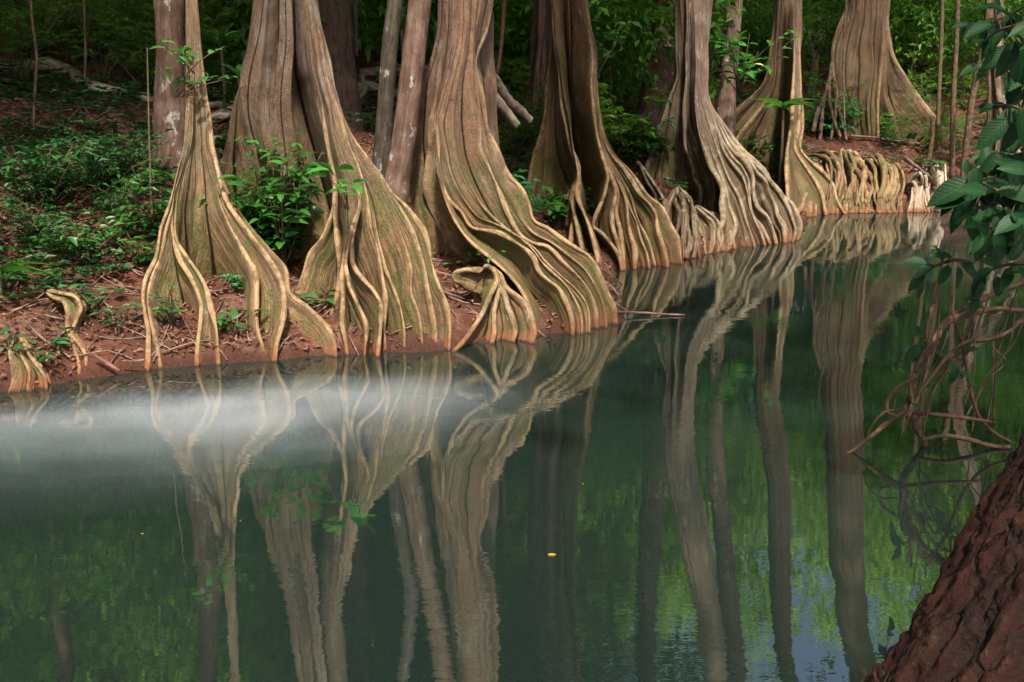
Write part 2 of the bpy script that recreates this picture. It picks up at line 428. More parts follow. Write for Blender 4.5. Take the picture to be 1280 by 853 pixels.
def build_setting():
    xs = np.concatenate([np.arange(-120, -9, 3.0), np.arange(-9, 15, .085), np.arange(15, 121, 3.0)])
    ys = np.concatenate([np.arange(-12, 6, .5), np.arange(6, 29, .075), np.arange(29, 60, .8), np.arange(60, 220, 8.0)])
    X, Y = np.meshgrid(xs, ys)
    Z = ground(X, Y)
    nx, ny = len(xs), len(ys)
    i = np.arange(ny - 1)[:, None] * nx; j = np.arange(nx - 1)[None]
    Fq = np.stack([i + j, i + j + 1, i + nx + j + 1, i + nx + j], -1).reshape(-1, 4)
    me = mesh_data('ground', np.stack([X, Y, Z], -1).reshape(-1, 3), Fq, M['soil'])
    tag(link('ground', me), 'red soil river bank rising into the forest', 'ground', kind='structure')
    V = np.array([(-120, -12, 0), (120, -12, 0), (120, 60, 0), (-120, 60, 0)], float)
    me = mesh_data('river_water', V, np.array([[0, 1, 2, 3]]), M['water'])
    tag(link('river_water', me), 'still murky green river reflecting the trees', 'water', kind='structure')
build_setting()
# ------------------------------------------------------------------ leaf clouds: crowns and shrubs (shared mesh data)
def crown_data(name, rx, rz, nspray, nleaf, L, seed, mat):
    r = np.random.default_rng(seed)
    g = Geo()
    nb = 16
    c = unit(r.normal(size=(nb, 3))) * (r.random((nb, 1)) ** .5) * np.array([rx, rx, rz]) * .85
    cl = r.integers(0, nb, nspray)
    sc = .28 + .3 * r.random(nb)
    P = c[cl] + r.normal(size=(nspray, 3)) * np.array([rx, rx, rz * .8]) * sc[cl][:, None] * .75
    out = unit(P + r.normal(size=P.shape) * rx * .4 + np.array([0, 0, -.2 * rz]))
    pos = (P[:, None] + out[:, None] * (r.random((nspray, nleaf, 1)) * L * 3.2) + r.normal(size=(nspray, nleaf, 3)) * L * .45).reshape(-1, 3)
    d = (out[:, None] + r.normal(size=(nspray, nleaf, 3)) * .7 + np.array([0, 0, -.25])).reshape(-1, 3)
    n = np.array([0, 0, 1.0]) + r.normal(size=pos.shape) * .45
    ln = L * (.6 + .7 * r.random(len(pos)))
    tint = np.clip(np.repeat(r.random(nspray), nleaf) * .7 + r.random(len(pos)) * .3, 0, 1)
    leafset(g, pos, d, n, ln, ln * (.38 + .2 * r.random(len(pos))), 'lite', .25, tint)
    return g.data(name, mat, smooth=False)
CROWNS = [crown_data('crown', 3.0, 2.4, 420, 11, .26, 20 + k, M['leaf_canopy']) for k in range(3)]
LOWCROWNS = [crown_data('crown', 1.5, 1.7, 260, 10, .19, 40 + k, M['leaf_forest']) for k in range(3)]
def shrub_data(name, h, nst, nl, L, seed, mats, spread=.5, kind='lite', wr=.36, pinnate=False):
    """stems and leaves of a shrub: returns (stem mesh, leaf mesh)"""
    r = np.random.default_rng(seed)
    gs, gl = Geo(), Geo()
    P, D, Nn, LL = [], [], [], []
    for k in range(nst):
        a = r.random() * 6.283; b = spread * (.3 + .9 * r.random()); hh = h * (.55 + .5 * r.random())
        top = np.array([math.cos(a) * b, math.sin(a) * b, hh])
        path = [np.zeros(3) + r.normal(size=3) * .02 * np.array([1, 1, 0]), top * np.array([.35, .35, .5]) + r.normal(size=3) * .04 * h, top]
        tube(gs, path, [.010 * h ** .5, .003], 5, samples=9)
        C = resample(catmull(np.array(path), 0), 12, 3)
        for i in range(nl):
            t = (.25 + .75 * r.random()) * 11
            p = C[int(t)] + (C[min(int(t) + 1, 11)] - C[int(t)]) * (t % 1)
            ang = r.random() * 6.283
            side = np.array([math.cos(ang), math.sin(ang), .15 + .4 * r.random()])
            if pinnate:
                tw = unit(side + r.normal(size=3) * .2) * (.22 + .25 * r.random()) * min(1, h)
                tube(gs, [p, p + tw * .5 + np.array([0, 0, .02]), p + tw + np.array([0, 0, -.03])], [.004, .002], 4, samples=5, caps=False)
                m = r.integers(4, 8)
                for q in range(m):
                    s = (q + 1.2) / (m + .2)
                    base = p + tw * s + np.array([0, 0, .03 * math.sin(s * 3) - .03 * s])
                    sd = np.cross(unit(tw), np.array([0, 0, 1.0])) * (1 if q % 2 else -1)
                    dd = unit(tw) * (.75 if q < m - 1 else 1.5) + (sd if q < m - 1 else 0) + r.normal(size=3) * .18 + np.array([0, 0, -.18])
                    P.append(base); D.append(dd); Nn.append(np.array([0, 0, 1.0]) + r.normal(size=3) * .22); LL.append(L * (.7 + .5 * r.random()))
            else:
                P.append(p + side * .03); D.append(side + r.normal(size=3) * .2 + np.array([0, 0, -.15])); Nn.append(np.array([0, 0, 1.0]) + r.normal(size=3) * .3); LL.append(L * (.6 + .6 * r.random()))
    LL = np.array(LL)
    leafset(gl, P, D, Nn, LL, LL * wr * (.85 + .3 * r.random(len(LL))), kind, .22, np.clip(r.random(len(LL)), 0, 1))
    return gs.data('stem', mats[0]), gl.data('foliage', mats[1], smooth=(kind != 'lite'))
UNDER = [shrub_data('u', 1.35, 9, 7, .135, 60 + k, (M['stem'], M['leaf_forest']), .85, 'lite', .36, True) for k in range(4)] + \
        [shrub_data('u', .8, 8, 6, .12, 70 + k, (M['stem'], M['leaf_dark']), .6, 'lite', .40, True) for k in range(3)]
def plant(name, sd, loc, label, cat, group=None, rz=None, sc=1.0, parts=('stem', 'foliage')):
    o = empty(name, loc, label, cat, group)
    o.rotation_euler = (0, 0, random.random() * 6.28 if rz is None else rz)
    o.scale = (sc, sc, sc)
    for pn, me in zip(parts, sd): link(pn, me, o)
    return o
# ------------------------------------------------------------------ buttressed trees
NS, NT_ROWS, NX = 130, 16, 6
CAP, SIDE = 7, 10
def wpath(pts, Y0, Rt, x0, Yend=None, e=1.25, end=None):
    P = np.array([p[:2] for p in pts], float)
    C = resample(catmull(P, 0), NS)
    d = np.concatenate([[0], np.cumsum(np.linalg.norm(np.diff(C, axis=0), axis=1))]); d /= d[-1]
    xt = at(C[0, 0], C[0, 1], Y0)[0] - x0
    Yt = Y0 - math.sqrt(max(Rt * Rt - xt * xt, (.15 * Rt) ** 2))
    if Yend is None: Yend = hit(*P[-1])[1]
    Y = Yt + (Yend - Yt) * d ** e
    W = np.array([at(a, b, y) for (a, b), y in zip(C, Y)])
    return W
def buttress(name, crests, Y0, axis, base, mat, t=.03, kv=.5, kd=.5, top=None, height=10, back=4, rb=2.0, cores=None, parent=None, stria=.010, seed=0, rtop=.6, Rt=None, closed=True, origin=(0, 0, 0), B=None, K=None, A=.2):
    """loft a fluted trunk: every crest is a ridge traced down the trunk, valleys run between them.
    axis=(px_left, px_right) of the trunk at the top of the frame; base=(px,py,Y) under the trunk"""
    pl, pr = axis
    cx = at((pl + pr) / 2, -10, Y0)
    x0 = cx[0]; Rt = Rt or abs(at(pr, -10, Y0)[0] - at(pl, -10, Y0)[0]) / 2
    C, KV, TT, CI = [], [], [], []
    for c in crests:
        o = c[1] if isinstance(c, tuple) else {}
        pts = c[0] if isinstance(c, tuple) else c
        C.append(wpath(pts, Y0, Rt, x0, o.get('Y'), o.get('e', 1.25)))
        KV.append(o.get('k', kv)); TT.append(o.get('t', t)); CI.append(o.get('c', 0))
    bc = at(*base); bz = gz(bc[0], bc[1])
    s = np.linspace(0, 1, NS)
    for k in range(back):
        a = math.pi * (.06 + .88 * (k + .5) / back)
        d = np.array([math.cos(a), math.sin(a), 0])
        r_ = Rt + (Rt * rb - Rt) * s ** 2.2
        ax = cx[None] * (1 - s[:, None]) + np.array([bc[0], bc[1], bz - .1])[None] * s[:, None]
        C.append(ax + d * r_[:, None]); KV.append(kv); TT.append(t); CI.append(0)
    C = np.array(C)
    nc_ = len(crests)
    Bv = np.full(len(C), 1.5); Bv[:nc_] = B if B is not None else .15
    K0, K1 = np.full(len(C), kv * .35), np.array(KV, float)
    KR = np.tile(np.array([.25, .78]), (len(C), 1))
    if K is not None:
        for i_, kk in enumerate(K):
            if kk is not None:
                K0[i_], K1[i_] = kk[:2]
                if len(kk) > 2: KR[i_] = kk[2:]
    # soft wandering so that no ridge is ruler straight
    L = C.shape[0]
    sc = Y0 / 10.0
    wob = np.stack([noise3(np.stack([C[..., 2] * 2.6 / sc + 3.1 * i_, np.arange(L)[:, None] * .9 + 0 * C[..., 0], C[..., 0] * 1.1 / sc + seed], -1)) for i_ in range(2)], -1)
    C[..., 0] += wob[..., 0] * .022 * sc * sstep(0, .3, s)[None]
    C[..., 1] += wob[..., 1] * .03 * sc * sstep(0, .3, s)[None]
    # carry the ridges on below ground / water
    ext = C[:, -1:, :] + np.linspace(.06, .34, NX)[None, :, None] * np.array([0, 0, -1.0]) * sc
    C = np.concatenate([C, ext], 1)
    n = NS + NX
    sx = np.concatenate([s, np.full(NX, 1.0)])
    T = unit(np.gradient(C, axis=1))
    if cores is None: cores = [[((pl + pr) / 2, -10, Y0 + Rt * .2), (base[0], base[1], base[2])]]
    CW = []
    for cc in cores:
        Q = resample(catmull(np.array([at(*q) for q in cc]), 0), NS, 3)
        CW.append(np.concatenate([Q, np.repeat(Q[-1:], NX, 0)]))
    CW = np.array(CW)
    core = CW[np.array(CI)]
    core = core.copy(); core[..., 2] = C[..., 2]
    nxt = (np.arange(L) + 1) % L; prv = (np.arange(L) - 1) % L
    Av = np.full(L, .5); Av[:nc_ - 1] = A if np.ndim(A) == 0 else np.asarray(A)[:nc_ - 1]
    Aw = .5 + (Av - .5)[:, None] * sstep(.1, .4, sx)[None]
    Aw = np.clip(Aw + .10 * noise3(np.stack([C[..., 2] * 2 / sc, np.arange(L)[:, None] * 1.7 + 0 * C[..., 0], 0 * C[..., 0] + seed], -1)), .08, .92)[..., None]
    mid = (1 - Aw) * C + Aw * C[nxt]
    gap = np.linalg.norm(C[nxt] - C, axis=-1)
    Tm = unit(T + T[nxt])
    mcore = .5 * (core + core[nxt])
    D = mcore - mid
    dist = np.linalg.norm(D, axis=-1)
    D = D - (D * Tm).sum(-1, keepdims=True) * Tm
    D = unit(D)
    birth = sstep(Bv[:, None] - .12, Bv[:, None] + .10, sx[None] * 1.0001)
    KS = K0[:, None] + (K1 - K0)[:, None] * sstep(KR[:, :1], KR[:, 1:], sx[None])
    KD = sstep(KR[:, :1] - .25, KR[:, 1:], sx[None])
    KS = np.where(K0[:, None] >= .5, KS, KS * (.45 + .55 * np.maximum(birth, birth[nxt])))
    pull = np.minimum(KS * gap, .9 * dist)
    V = mid + D * pull[..., None]
    V[..., 2] -= kd * np.minimum(gap, 1.2 * sc) * (sx ** 1.5)[None] * KD * np.clip(K1[:, None] / max(kv, 1e-6), 0, 2)
    I = core - C
    I = unit(I - (I * T).sum(-1, keepdims=True) * T)
    O = -I
    Lt = unit(np.cross(O, T))
    gm = np.minimum(gap, gap[prv])
    tt = np.minimum(np.array(TT)[:, None] * (.04 + .66 * birth), .32 * gm + .002)
    tt = tt * (.92 + .75 * noise3(np.stack([C[..., 2] * 3.5 / sc, C[..., 0] * 3.5 / sc, np.arange(L)[:, None] * 2.0 + 0 * C[..., 0]], -1)))
    cols, uvs, crest = [], [], []
    allP, allU, allC, faces = [], [], [], []
    nv = 0
    m = 2 * SIDE + CAP
    arc = np.concatenate([np.zeros((L, 1)), np.cumsum(np.linalg.norm(np.diff(C, axis=1), axis=-1), axis=1)], 1)
    tops = []
    for i in range(L):
        P = np.zeros((n, m, 3)); wall = np.zeros((n, m)); cr = np.zeros((n, m))
        c, l, o, r_ = C[i], Lt[i], O[i], tt[i][:, None]
        for sd, Vv in ((-1, V[prv[i]]), (1, V[i])):
            E = c + l * r_ * sd
            dd = np.linalg.norm(Vv - c, axis=-1, keepdims=True)
            fr = (1 - Aw[prv[i]]) if sd < 0 else Aw[i]
            asx = (.02 + .33 * sstep(.05, .5, sx))[:, None] * np.clip(1.5 - 1.6 * fr, .1, 1.2)
            Q = c - o * asx * dd + l * sd * r_ * .8
            bl = (.75 - .35 * sstep(.05, .5, sx))[:, None]
            Q = (1 - bl) * Q + bl * (.5 * E + .5 * Vv + o * dd * (.10 * (1 - sstep(.05, .4, sx)))[:, None])
            for k in range(SIDE):
                u = (k + 1) / SIDE
                pt = (1 - u) ** 2 * E + 2 * u * (1 - u) * Q + u * u * Vv
                col = SIDE - 1 - k if sd < 0 else SIDE + CAP + k
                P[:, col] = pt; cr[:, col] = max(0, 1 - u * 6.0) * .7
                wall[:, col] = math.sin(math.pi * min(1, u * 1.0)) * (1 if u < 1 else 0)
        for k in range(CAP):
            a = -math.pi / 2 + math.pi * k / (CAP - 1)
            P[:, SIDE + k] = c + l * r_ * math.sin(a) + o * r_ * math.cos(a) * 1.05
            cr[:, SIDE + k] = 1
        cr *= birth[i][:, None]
        lat = np.concatenate([np.zeros((n, 1)), np.cumsum(np.linalg.norm(np.diff(P, axis=1), axis=-1), axis=1)], 1)
        lat = np.abs(lat - lat[:, SIDE + CAP // 2][:, None]) * np.where(np.arange(m) < SIDE + CAP // 2, -1, 1)[None]
        nrm = unit(np.cross(np.gradient(P, axis=1), np.gradient(P, axis=0)))
        sg = np.sign((nrm[:, SIDE + CAP // 2] * o).sum(-1).mean()) or 1
        nrm *= sg
        q = np.stack([lat * 15 / sc + i * 5.0, arc[i][:, None] * .35 / sc + 0 * lat, 0 * lat + seed], -1)
        h = fbm(q, 3) * stria * sc * 2.0
        q2 = np.stack([lat * 42 / sc + i * 3.0, arc[i][:, None] * 1.2 / sc + 0 * lat, 0 * lat + seed + 7], -1)
        h = h + noise3(q2) * stria * sc * .45
        fade = wall * np.clip(np.linalg.norm(V[i] - C[i], axis=-1) / (.12 * sc), 0, 1)[:, None] * (.25 + .75 * sstep(.25, .65, sx))[:, None]
        P = P + nrm * (h * fade)[..., None]
        P = P + nrm * (fbm(P * 4.0 / sc + seed, 2) * .009 * sc * (wall * .8 + .2) * sstep(0, .1, sx)[:, None] * (wall > 0))[..., None]
        tops.append(P[0])
        # trunk above the frame
        allP.append(P); allU.append(np.stack([lat + i * .37, np.broadcast_to(arc[i][:, None], lat.shape)], -1)); allC.append(cr)
    P = np.concatenate(allP, 1); U = np.concatenate(allU, 1); CR = np.concatenate(allC, 1)
    ring = P[0]
    topc = np.array([ring[:, 0].mean() * .5 + cx[0] * .5, cx[1], ring[:, 2].mean()])
    tp = topc + np.array([.2, .3, height]) if top is None else np.asarray(top, float)
    rows, urows = [], []
    for k in range(NT_ROWS, 0, -1):
        u = k / NT_ROWS
        w = u ** 1.1
        cc = topc * (1 - w) + tp * w + np.array([math.sin(u * 5 + seed) * .12, 0, 0]) * sc * math.sin(math.pi * u)
        off = ring - topc
        ang = np.arctan2(off[:, 1], off[:, 0])
        circ = np.stack([np.cos(ang), np.sin(ang), 0 * ang], 1) * Rt * (1 - (1 - rtop) * u)
        b = sstep(0, .5, u)
        of = (off * np.array([1, 1, 0])) * (1 - b) + circ * b
        rows.append(cc + of); urows.append(U[0] - np.array([0, w * np.linalg.norm(tp - topc)]))
    P = np.concatenate([np.array(rows), P]); U = np.concatenate([np.array(urows), U]); CR = np.concatenate([np.zeros((NT_ROWS, P.shape[1])), CR])
    nr, nc = P.shape[:2]
    i = np.arange(nr - 1)[:, None] * nc; j = np.arange(nc)[None]
    jn = (j + 1) % nc
    if not closed: j = j[:, :-1]; jn = jn[:, :-1]
    Fq = np.stack([i + j, i + jn, i + nc + jn, i + nc + j], -1).reshape(-1, 4)
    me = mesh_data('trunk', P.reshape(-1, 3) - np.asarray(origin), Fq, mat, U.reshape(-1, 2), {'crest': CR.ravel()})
    return me, tp, bc
TREES = []
def tree(label, crests, Y0, axis, base, mat, crown=1.0, nlimb=4, group=None, name='buttress_tree', cat='tree', **kw):
    bc = at(*base); org = np.array([bc[0], bc[1], gz(bc[0], bc[1])])
    me, tp, bc = buttress(name, crests, Y0, axis, base, mat, origin=org, **kw)
    o = empty(name, org, label, cat, group)
    link('trunk', me, o)
    add_crown(o, tp - org, crown, nlimb, Rl=.5 * kw.get('rtop', .6) * (kw.get('Rt') or abs(at(axis[1], 0, Y0)[0] - at(axis[0], 0, Y0)[0]) / 2), mat=M['bark_back'])
    return o
def add_crown(o, tp, scale, nlimb=4, Rl=.12, mat=None):
    k0 = random.random() * 6.28
    for k in range(nlimb):
        a = k0 + k * 6.283 / nlimb + random.uniform(-.4, .4)
        g = Geo()
        e = tp + np.array([math.cos(a) * 2.0, math.sin(a) * 2.0, 1.0 + random.random() * 1.2]) * scale
        mdl = tp * .5 + e * .5 + np.array([0, 0, .25 * scale])
        tube(g, [tp - np.array([0, 0, .35]), mdl, e], [Rl, Rl * .6, Rl * .2], 7, seed=k, rough=.15)
        link('limb', g.data('limb', mat), o)
    c = link('crown', random.choice(CROWNS), o)
    c.location = [float(v) for v in tp + np.array([0, .6 * scale, 1.3 * scale])]
    c.rotation_euler = (0, 0, random.random() * 6.28); c.scale = (scale * 1.15,) * 3

# ---- leftmost slim tree
tree('slim pale mossy tree at left with two legs of roots stepping into the water', [
    [(232, -10), (233, 100), (231, 165), (222, 215), (211, 262), (203, 285), (196, 323), (183, 352), (178, 374), (180, 395), (184, 412), (186, 432), (185, 464)],
    [(234, -10), (235, 100), (233, 165), (224, 215), (213, 262), (206, 285), (200, 323), (188, 354), (184, 376), (188, 398), (193, 415), (197, 432), (201, 462)],
    [(237, -10), (238, 100), (236, 165), (226, 215), (215, 265), (216, 300), (226, 325), (241, 348), (250, 375), (250, 410), (247, 459)],
    ([(239, -10), (241, 100), (239, 165), (229, 218), (218, 268), (220, 300), (233, 321), (247, 341), (259, 362), (266, 385), (273, 412), (271, 458)], {'k': .9}),
    ([(241, -10), (244, 100), (246, 170), (245, 230), (243, 280), (241, 310), (240, 380), (240, 455)], {'t': .02, 'Y': 8.95, 'e': 1.0}),
    [(243, -10), (250, 100), (258, 165), (264, 205), (273, 245), (288, 285), (306, 318), (321, 342), (321, 375), (321, 405), (328, 436)],
    [(245, -10), (254, 100), (264, 165), (269, 196), (276, 233), (287, 258), (305, 283), (320, 305), (334, 323), (346, 340), (353, 357), (356, 378), (354, 407), (346, 434), (342, 453)],
    [(246, -10), (256, 100), (266, 165), (274, 205), (290, 248), (312, 282), (335, 312), (356, 335), (362, 366), (385, 385), (407, 407), (419, 428), (421, 447)],
], 10.1, (229, 247), (243, 320, 10.3), M['bark_a'], t=.032, kv=.5, kd=.7, top=above(at(238,-10,10.1),243, 10.3, 9.5), B=[.5,.6,.55,.6,1.3,.62,.2,.7], A=[.6,.7,.75,.5,.5,.2,.3], K=[(.1,.35),(.1,.6),(.08,.2),(.03,.9,.56,.78),(.03,.9,.56,.78),(.1,.3),(.2,.6),None], seed=1, crown=.9, back=3, rb=3.0)
# ---- second, broad tree
tree('broad reddish trunk left of centre whose right buttress fans into a curtain of roots', [
    ([(318, -10), (306, 80), (293, 130), (284, 170), (276, 205), (272, 320), (270, 440)], {'Y': 10.5}),
    ([(322, -10), (312, 50), (301, 100), (301, 125), (309, 160), (320, 204), (324, 320), (326, 440)], {'Y': 10.1, 't': .016}),
    ([(336, -10), (330, 60), (322, 120), (327, 160), (335, 208), (338, 320), (340, 440)], {'Y': 10.05, 't': .016}),
    ([(350, -10), (349, 60), (344, 120), (347, 160), (352, 210), (355, 320), (357, 440)], {'Y': 10.0, 't': .016}),
    ([(364, -10), (366, 60), (364, 120), (368, 170), (374, 214), (377, 320), (380, 440)], {'Y': 10.0, 't': .016}),
    [(377, -10), (385, 50), (392, 100), (401, 150), (411, 200), (417, 235), (412, 275), (400, 300), (386, 318), (380, 340), (372, 368)],
    [(380, -10), (390, 60), (400, 120), (410, 180), (419, 223), (420, 278), (423, 311), (425, 344), (420, 370), (413, 394)],
    [(382, -10), (393, 60), (404, 120), (417, 180), (428, 230), (432, 290), (430, 340), (431, 377), (429, 403), (433, 445)],
    [(385, -10), (396, 60), (408, 120), (423, 180), (439, 225), (450, 251), (443, 279), (434, 311), (431, 331), (436, 354), (446, 377), (456, 403), (457, 446)],
    ([(387, -10), (398, 60), (410, 120), (425, 180), (441, 225), (452, 253), (447, 279), (440, 311), (442, 331), (452, 347), (466, 364), (474, 380), (476, 403), (474, 447)], {'k': .8}),
    [(390, -10), (401, 50), (413, 110), (423, 140), (435, 180), (444, 200), (454, 229), (461, 255), (466, 288), (474, 321), (479, 354), (481, 384), (482, 438)],
    ([(391, -10), (402, 50), (415, 110), (426, 140), (438, 180), (448, 205), (459, 232), (466, 260), (471, 290), (480, 331), (491, 357), (500, 384), (503, 410), (505, 438)], {'t': .018}),
    ([(392, -10), (403, 50), (417, 110), (442, 180), (464, 215), (484, 250), (502, 290), (512, 335), (514, 364), (523, 390), (527, 433)], {'k': .25, 't': .018}),
    ([(393, -10), (404, 50), (418, 110), (445, 180), (468, 215), (494, 252), (516, 290), (530, 330), (537, 364), (543, 395), (545, 436)], {'k': .3, 't': .02}),
    ([(395, -10), (405, 50), (416, 94), (426, 138), (447, 180), (459, 196), (475, 216), (492, 242), (512, 262), (526, 282), (535, 305), (541, 331), (549, 357), (558, 384), (561, 407), (560, 438)], {'k': .9}),
], 9.9, (319, 398), (372, 225, 10.2), M['bark_b'], t=.030, kv=.42, kd=.55, top=above(at(358,-10,9.9),395, 10.2, 10.5), B=[1.3,1.3,1.3,1.3,1.3,.45,.35,.7,.5,.62,.2,.66,.72,.6,.15], K=[None,(.15,.3),(1.2,.9),(.15,.3),(1.5,1.0),(.5,.8),(.4,.9),(.2,.9),(.15,1.0),(.15,1.3),(.2,.9),(.12,.8),(.06,.5),(.08,.55),None], seed=2, crown=1.1, rtop=.5,
    cores=[[(358, -10, 10.0), (368, 100, 10.1), (395, 200, 10.1), (440, 320, 9.8), (475, 440, 9.5)]], back=4, rb=1.6)
# ---- central tree
tree('central reddish tree whose long ribbed roots sweep right into the river', [
    ([(548, -10), (546, 40), (536, 80), (527, 105), (521, 150), (515, 210), (513, 246), (520, 280), (524, 350), (526, 425)], {'Y': 10.6}),
    [(556, -10), (553, 60), (543, 120), (537, 180), (533, 212), (532, 238), (539, 262), (551, 288), (561, 305), (577, 320)],
    ([(566, -10), (563, 60), (551, 120), (543, 160), (545, 190), (550, 224), (562, 262), (585, 300), (612, 322), (633, 340), (648, 358), (658, 378), (664, 395), (668, 422)], {'t': .022}),
    ([(570, -10), (568, 60), (553, 120), (544, 158), (547, 190), (551, 224), (561, 250), (576, 264), (589, 284), (607, 288), (625, 292), (643, 302), (661, 315), (669, 326), (672, 336), (684, 349), (697, 359), (707, 377), (715, 398), (717, 420)], {'k': .3}),
    ([(575, -10), (574, 60), (560, 120), (552, 158), (556, 190), (566, 224), (580, 250), (600, 272), (622, 281), (645, 294), (665, 312), (677, 328), (690, 340), (706, 354), (718, 374), (725, 395), (727, 419)], {'t': .014}),
    ([(583, -10), (581, 60), (570, 110), (568, 160), (578, 210), (596, 248), (622, 276), (648, 297), (668, 309), (684, 329), (700, 344), (720, 362), (731, 377), (736, 395), (737, 418)], {'t': .016}),
    ([(595, -10), (592, 60), (592, 110), (597, 150), (600, 172), (601, 187), (611, 210), (624, 240), (637, 271), (652, 296), (667, 304), (684, 308), (705, 328), (723, 346), (736, 364), (744, 385), (748, 412)], {'k': .4}),
    ([(605, -10), (594, 66), (598, 110), (602, 150), (608, 180), (620, 208), (635, 240), (650, 270), (666, 290), (690, 303), (712, 320), (730, 336), (742, 355), (752, 378), (758, 411)], {'t': .014}),
    [(619, -10), (608, 40), (594, 80), (601, 111), (606, 142), (611, 168), (622, 191), (636, 219), (652, 237), (661, 256), (669, 277), (684, 285), (700, 297), (720, 310), (738, 321), (746, 331), (752, 349), (759, 369), (767, 385), (771, 406)],
], 10.6, (546, 621), (590, 250, 10.9), M['bark_c'], t=.034, kv=.36, kd=.42, top=above(at(583,-10,10.6),618, 10.9, 11.0), B=[1.2,.3,.55,.33,.6,.52,.36,.6,.12], K=[(.1,.4),(.2,.8),(.15,.85),(.2,.75),(.15,.55),(.4,.8),(.2,.85),(.15,.6),None], seed=3, crown=1.1,
    cores=[[(582, -10, 10.7), (580, 110, 10.8), (592, 200, 10.9), (640, 280, 10.6), (690, 330, 10.4), (725, 420, 10.3)]], back=4, rb=1.7)
# ---- slender stems beside the central tree
def stem_tree(name, label, px, Y, widths, mat, top, cat='tree', group=None, crown=.6, rough=.06, n=18, flare=1.0, limbs=3):
    """trunk traced down its centre line: px list from top of frame to the ground"""
    pts = [at(a, b, Y) for a, b in px]
    b = pts[-1].copy(); g0 = gz(b[0], b[1]); 
    pts.append(np.array([b[0], b[1], min(b[2], g0) - .25]))
    W = [w * Y / F / 2 for w in widths]; W.append(W[-1] * (1.15 + .35 * flare))
    tp = np.asarray(top, float)
    up = [tp, tp * .6 + pts[0] * .4 + np.array([.08, 0, 0]), tp * .25 + pts[0] * .75]
    W = [W[0] * .6, W[0] * .75, W[0] * .92] + W
    org = np.array([b[0], b[1], min(b[2], g0)])
    o = empty(name, org, label, cat, group)
    g = Geo(); tube(g, np.array(up + pts) - org, W, n, seed=Y + px[0][0], rough=rough, samples=90)
    link('trunk', g.data('trunk', mat), o)
    if crown: add_crown(o, tp - org, crown, limbs, Rl=W[0] * .6, mat=mat)
    return o
stem_tree('slender_tree', 'slender reddish stem with grey lichen leaning beside the central tree', [(526, -10), (516, 80), (508, 150), (498, 215), (493, 250)], 10.2, [20, 23, 25, 28, 30], M['bark_slender'], above(at(526,-10,10.2),608, 10.2, 10.0), crown=.8)
stem_tree('slender_tree', 'dark thin trunk with round pale lichen spots behind the roots', [(495, -10), (487, 60), (482, 130), (476, 215), (473, 255)], 11.0, [17, 19, 18, 19, 21], M['bark_darkspot'], above(at(495,-10,11.0),470, 11.0, 10.5), crown=.8)
stem_tree('slender_tree', 'reddish grey double trunk standing just behind the slim left tree', [(211, -10), (212, 60), (217, 150), (216, 230), (215, 270)], 11.6, [22, 24, 27, 32, 44], M['bark_slender'], above(at(211,-10,11.6),235, 11.6, 10.5), crown=.9, rough=.22)
stem_tree('slender_tree', 'dark trunk partly hidden behind the broad reddish tree', [(415, -10), (416, 60), (419, 110), (421, 160)], 15.5, [40, 38, 40, 48], M['bark_back'], above(at(415,-10,15.5),440, 15.5, 13), crown=1.1)
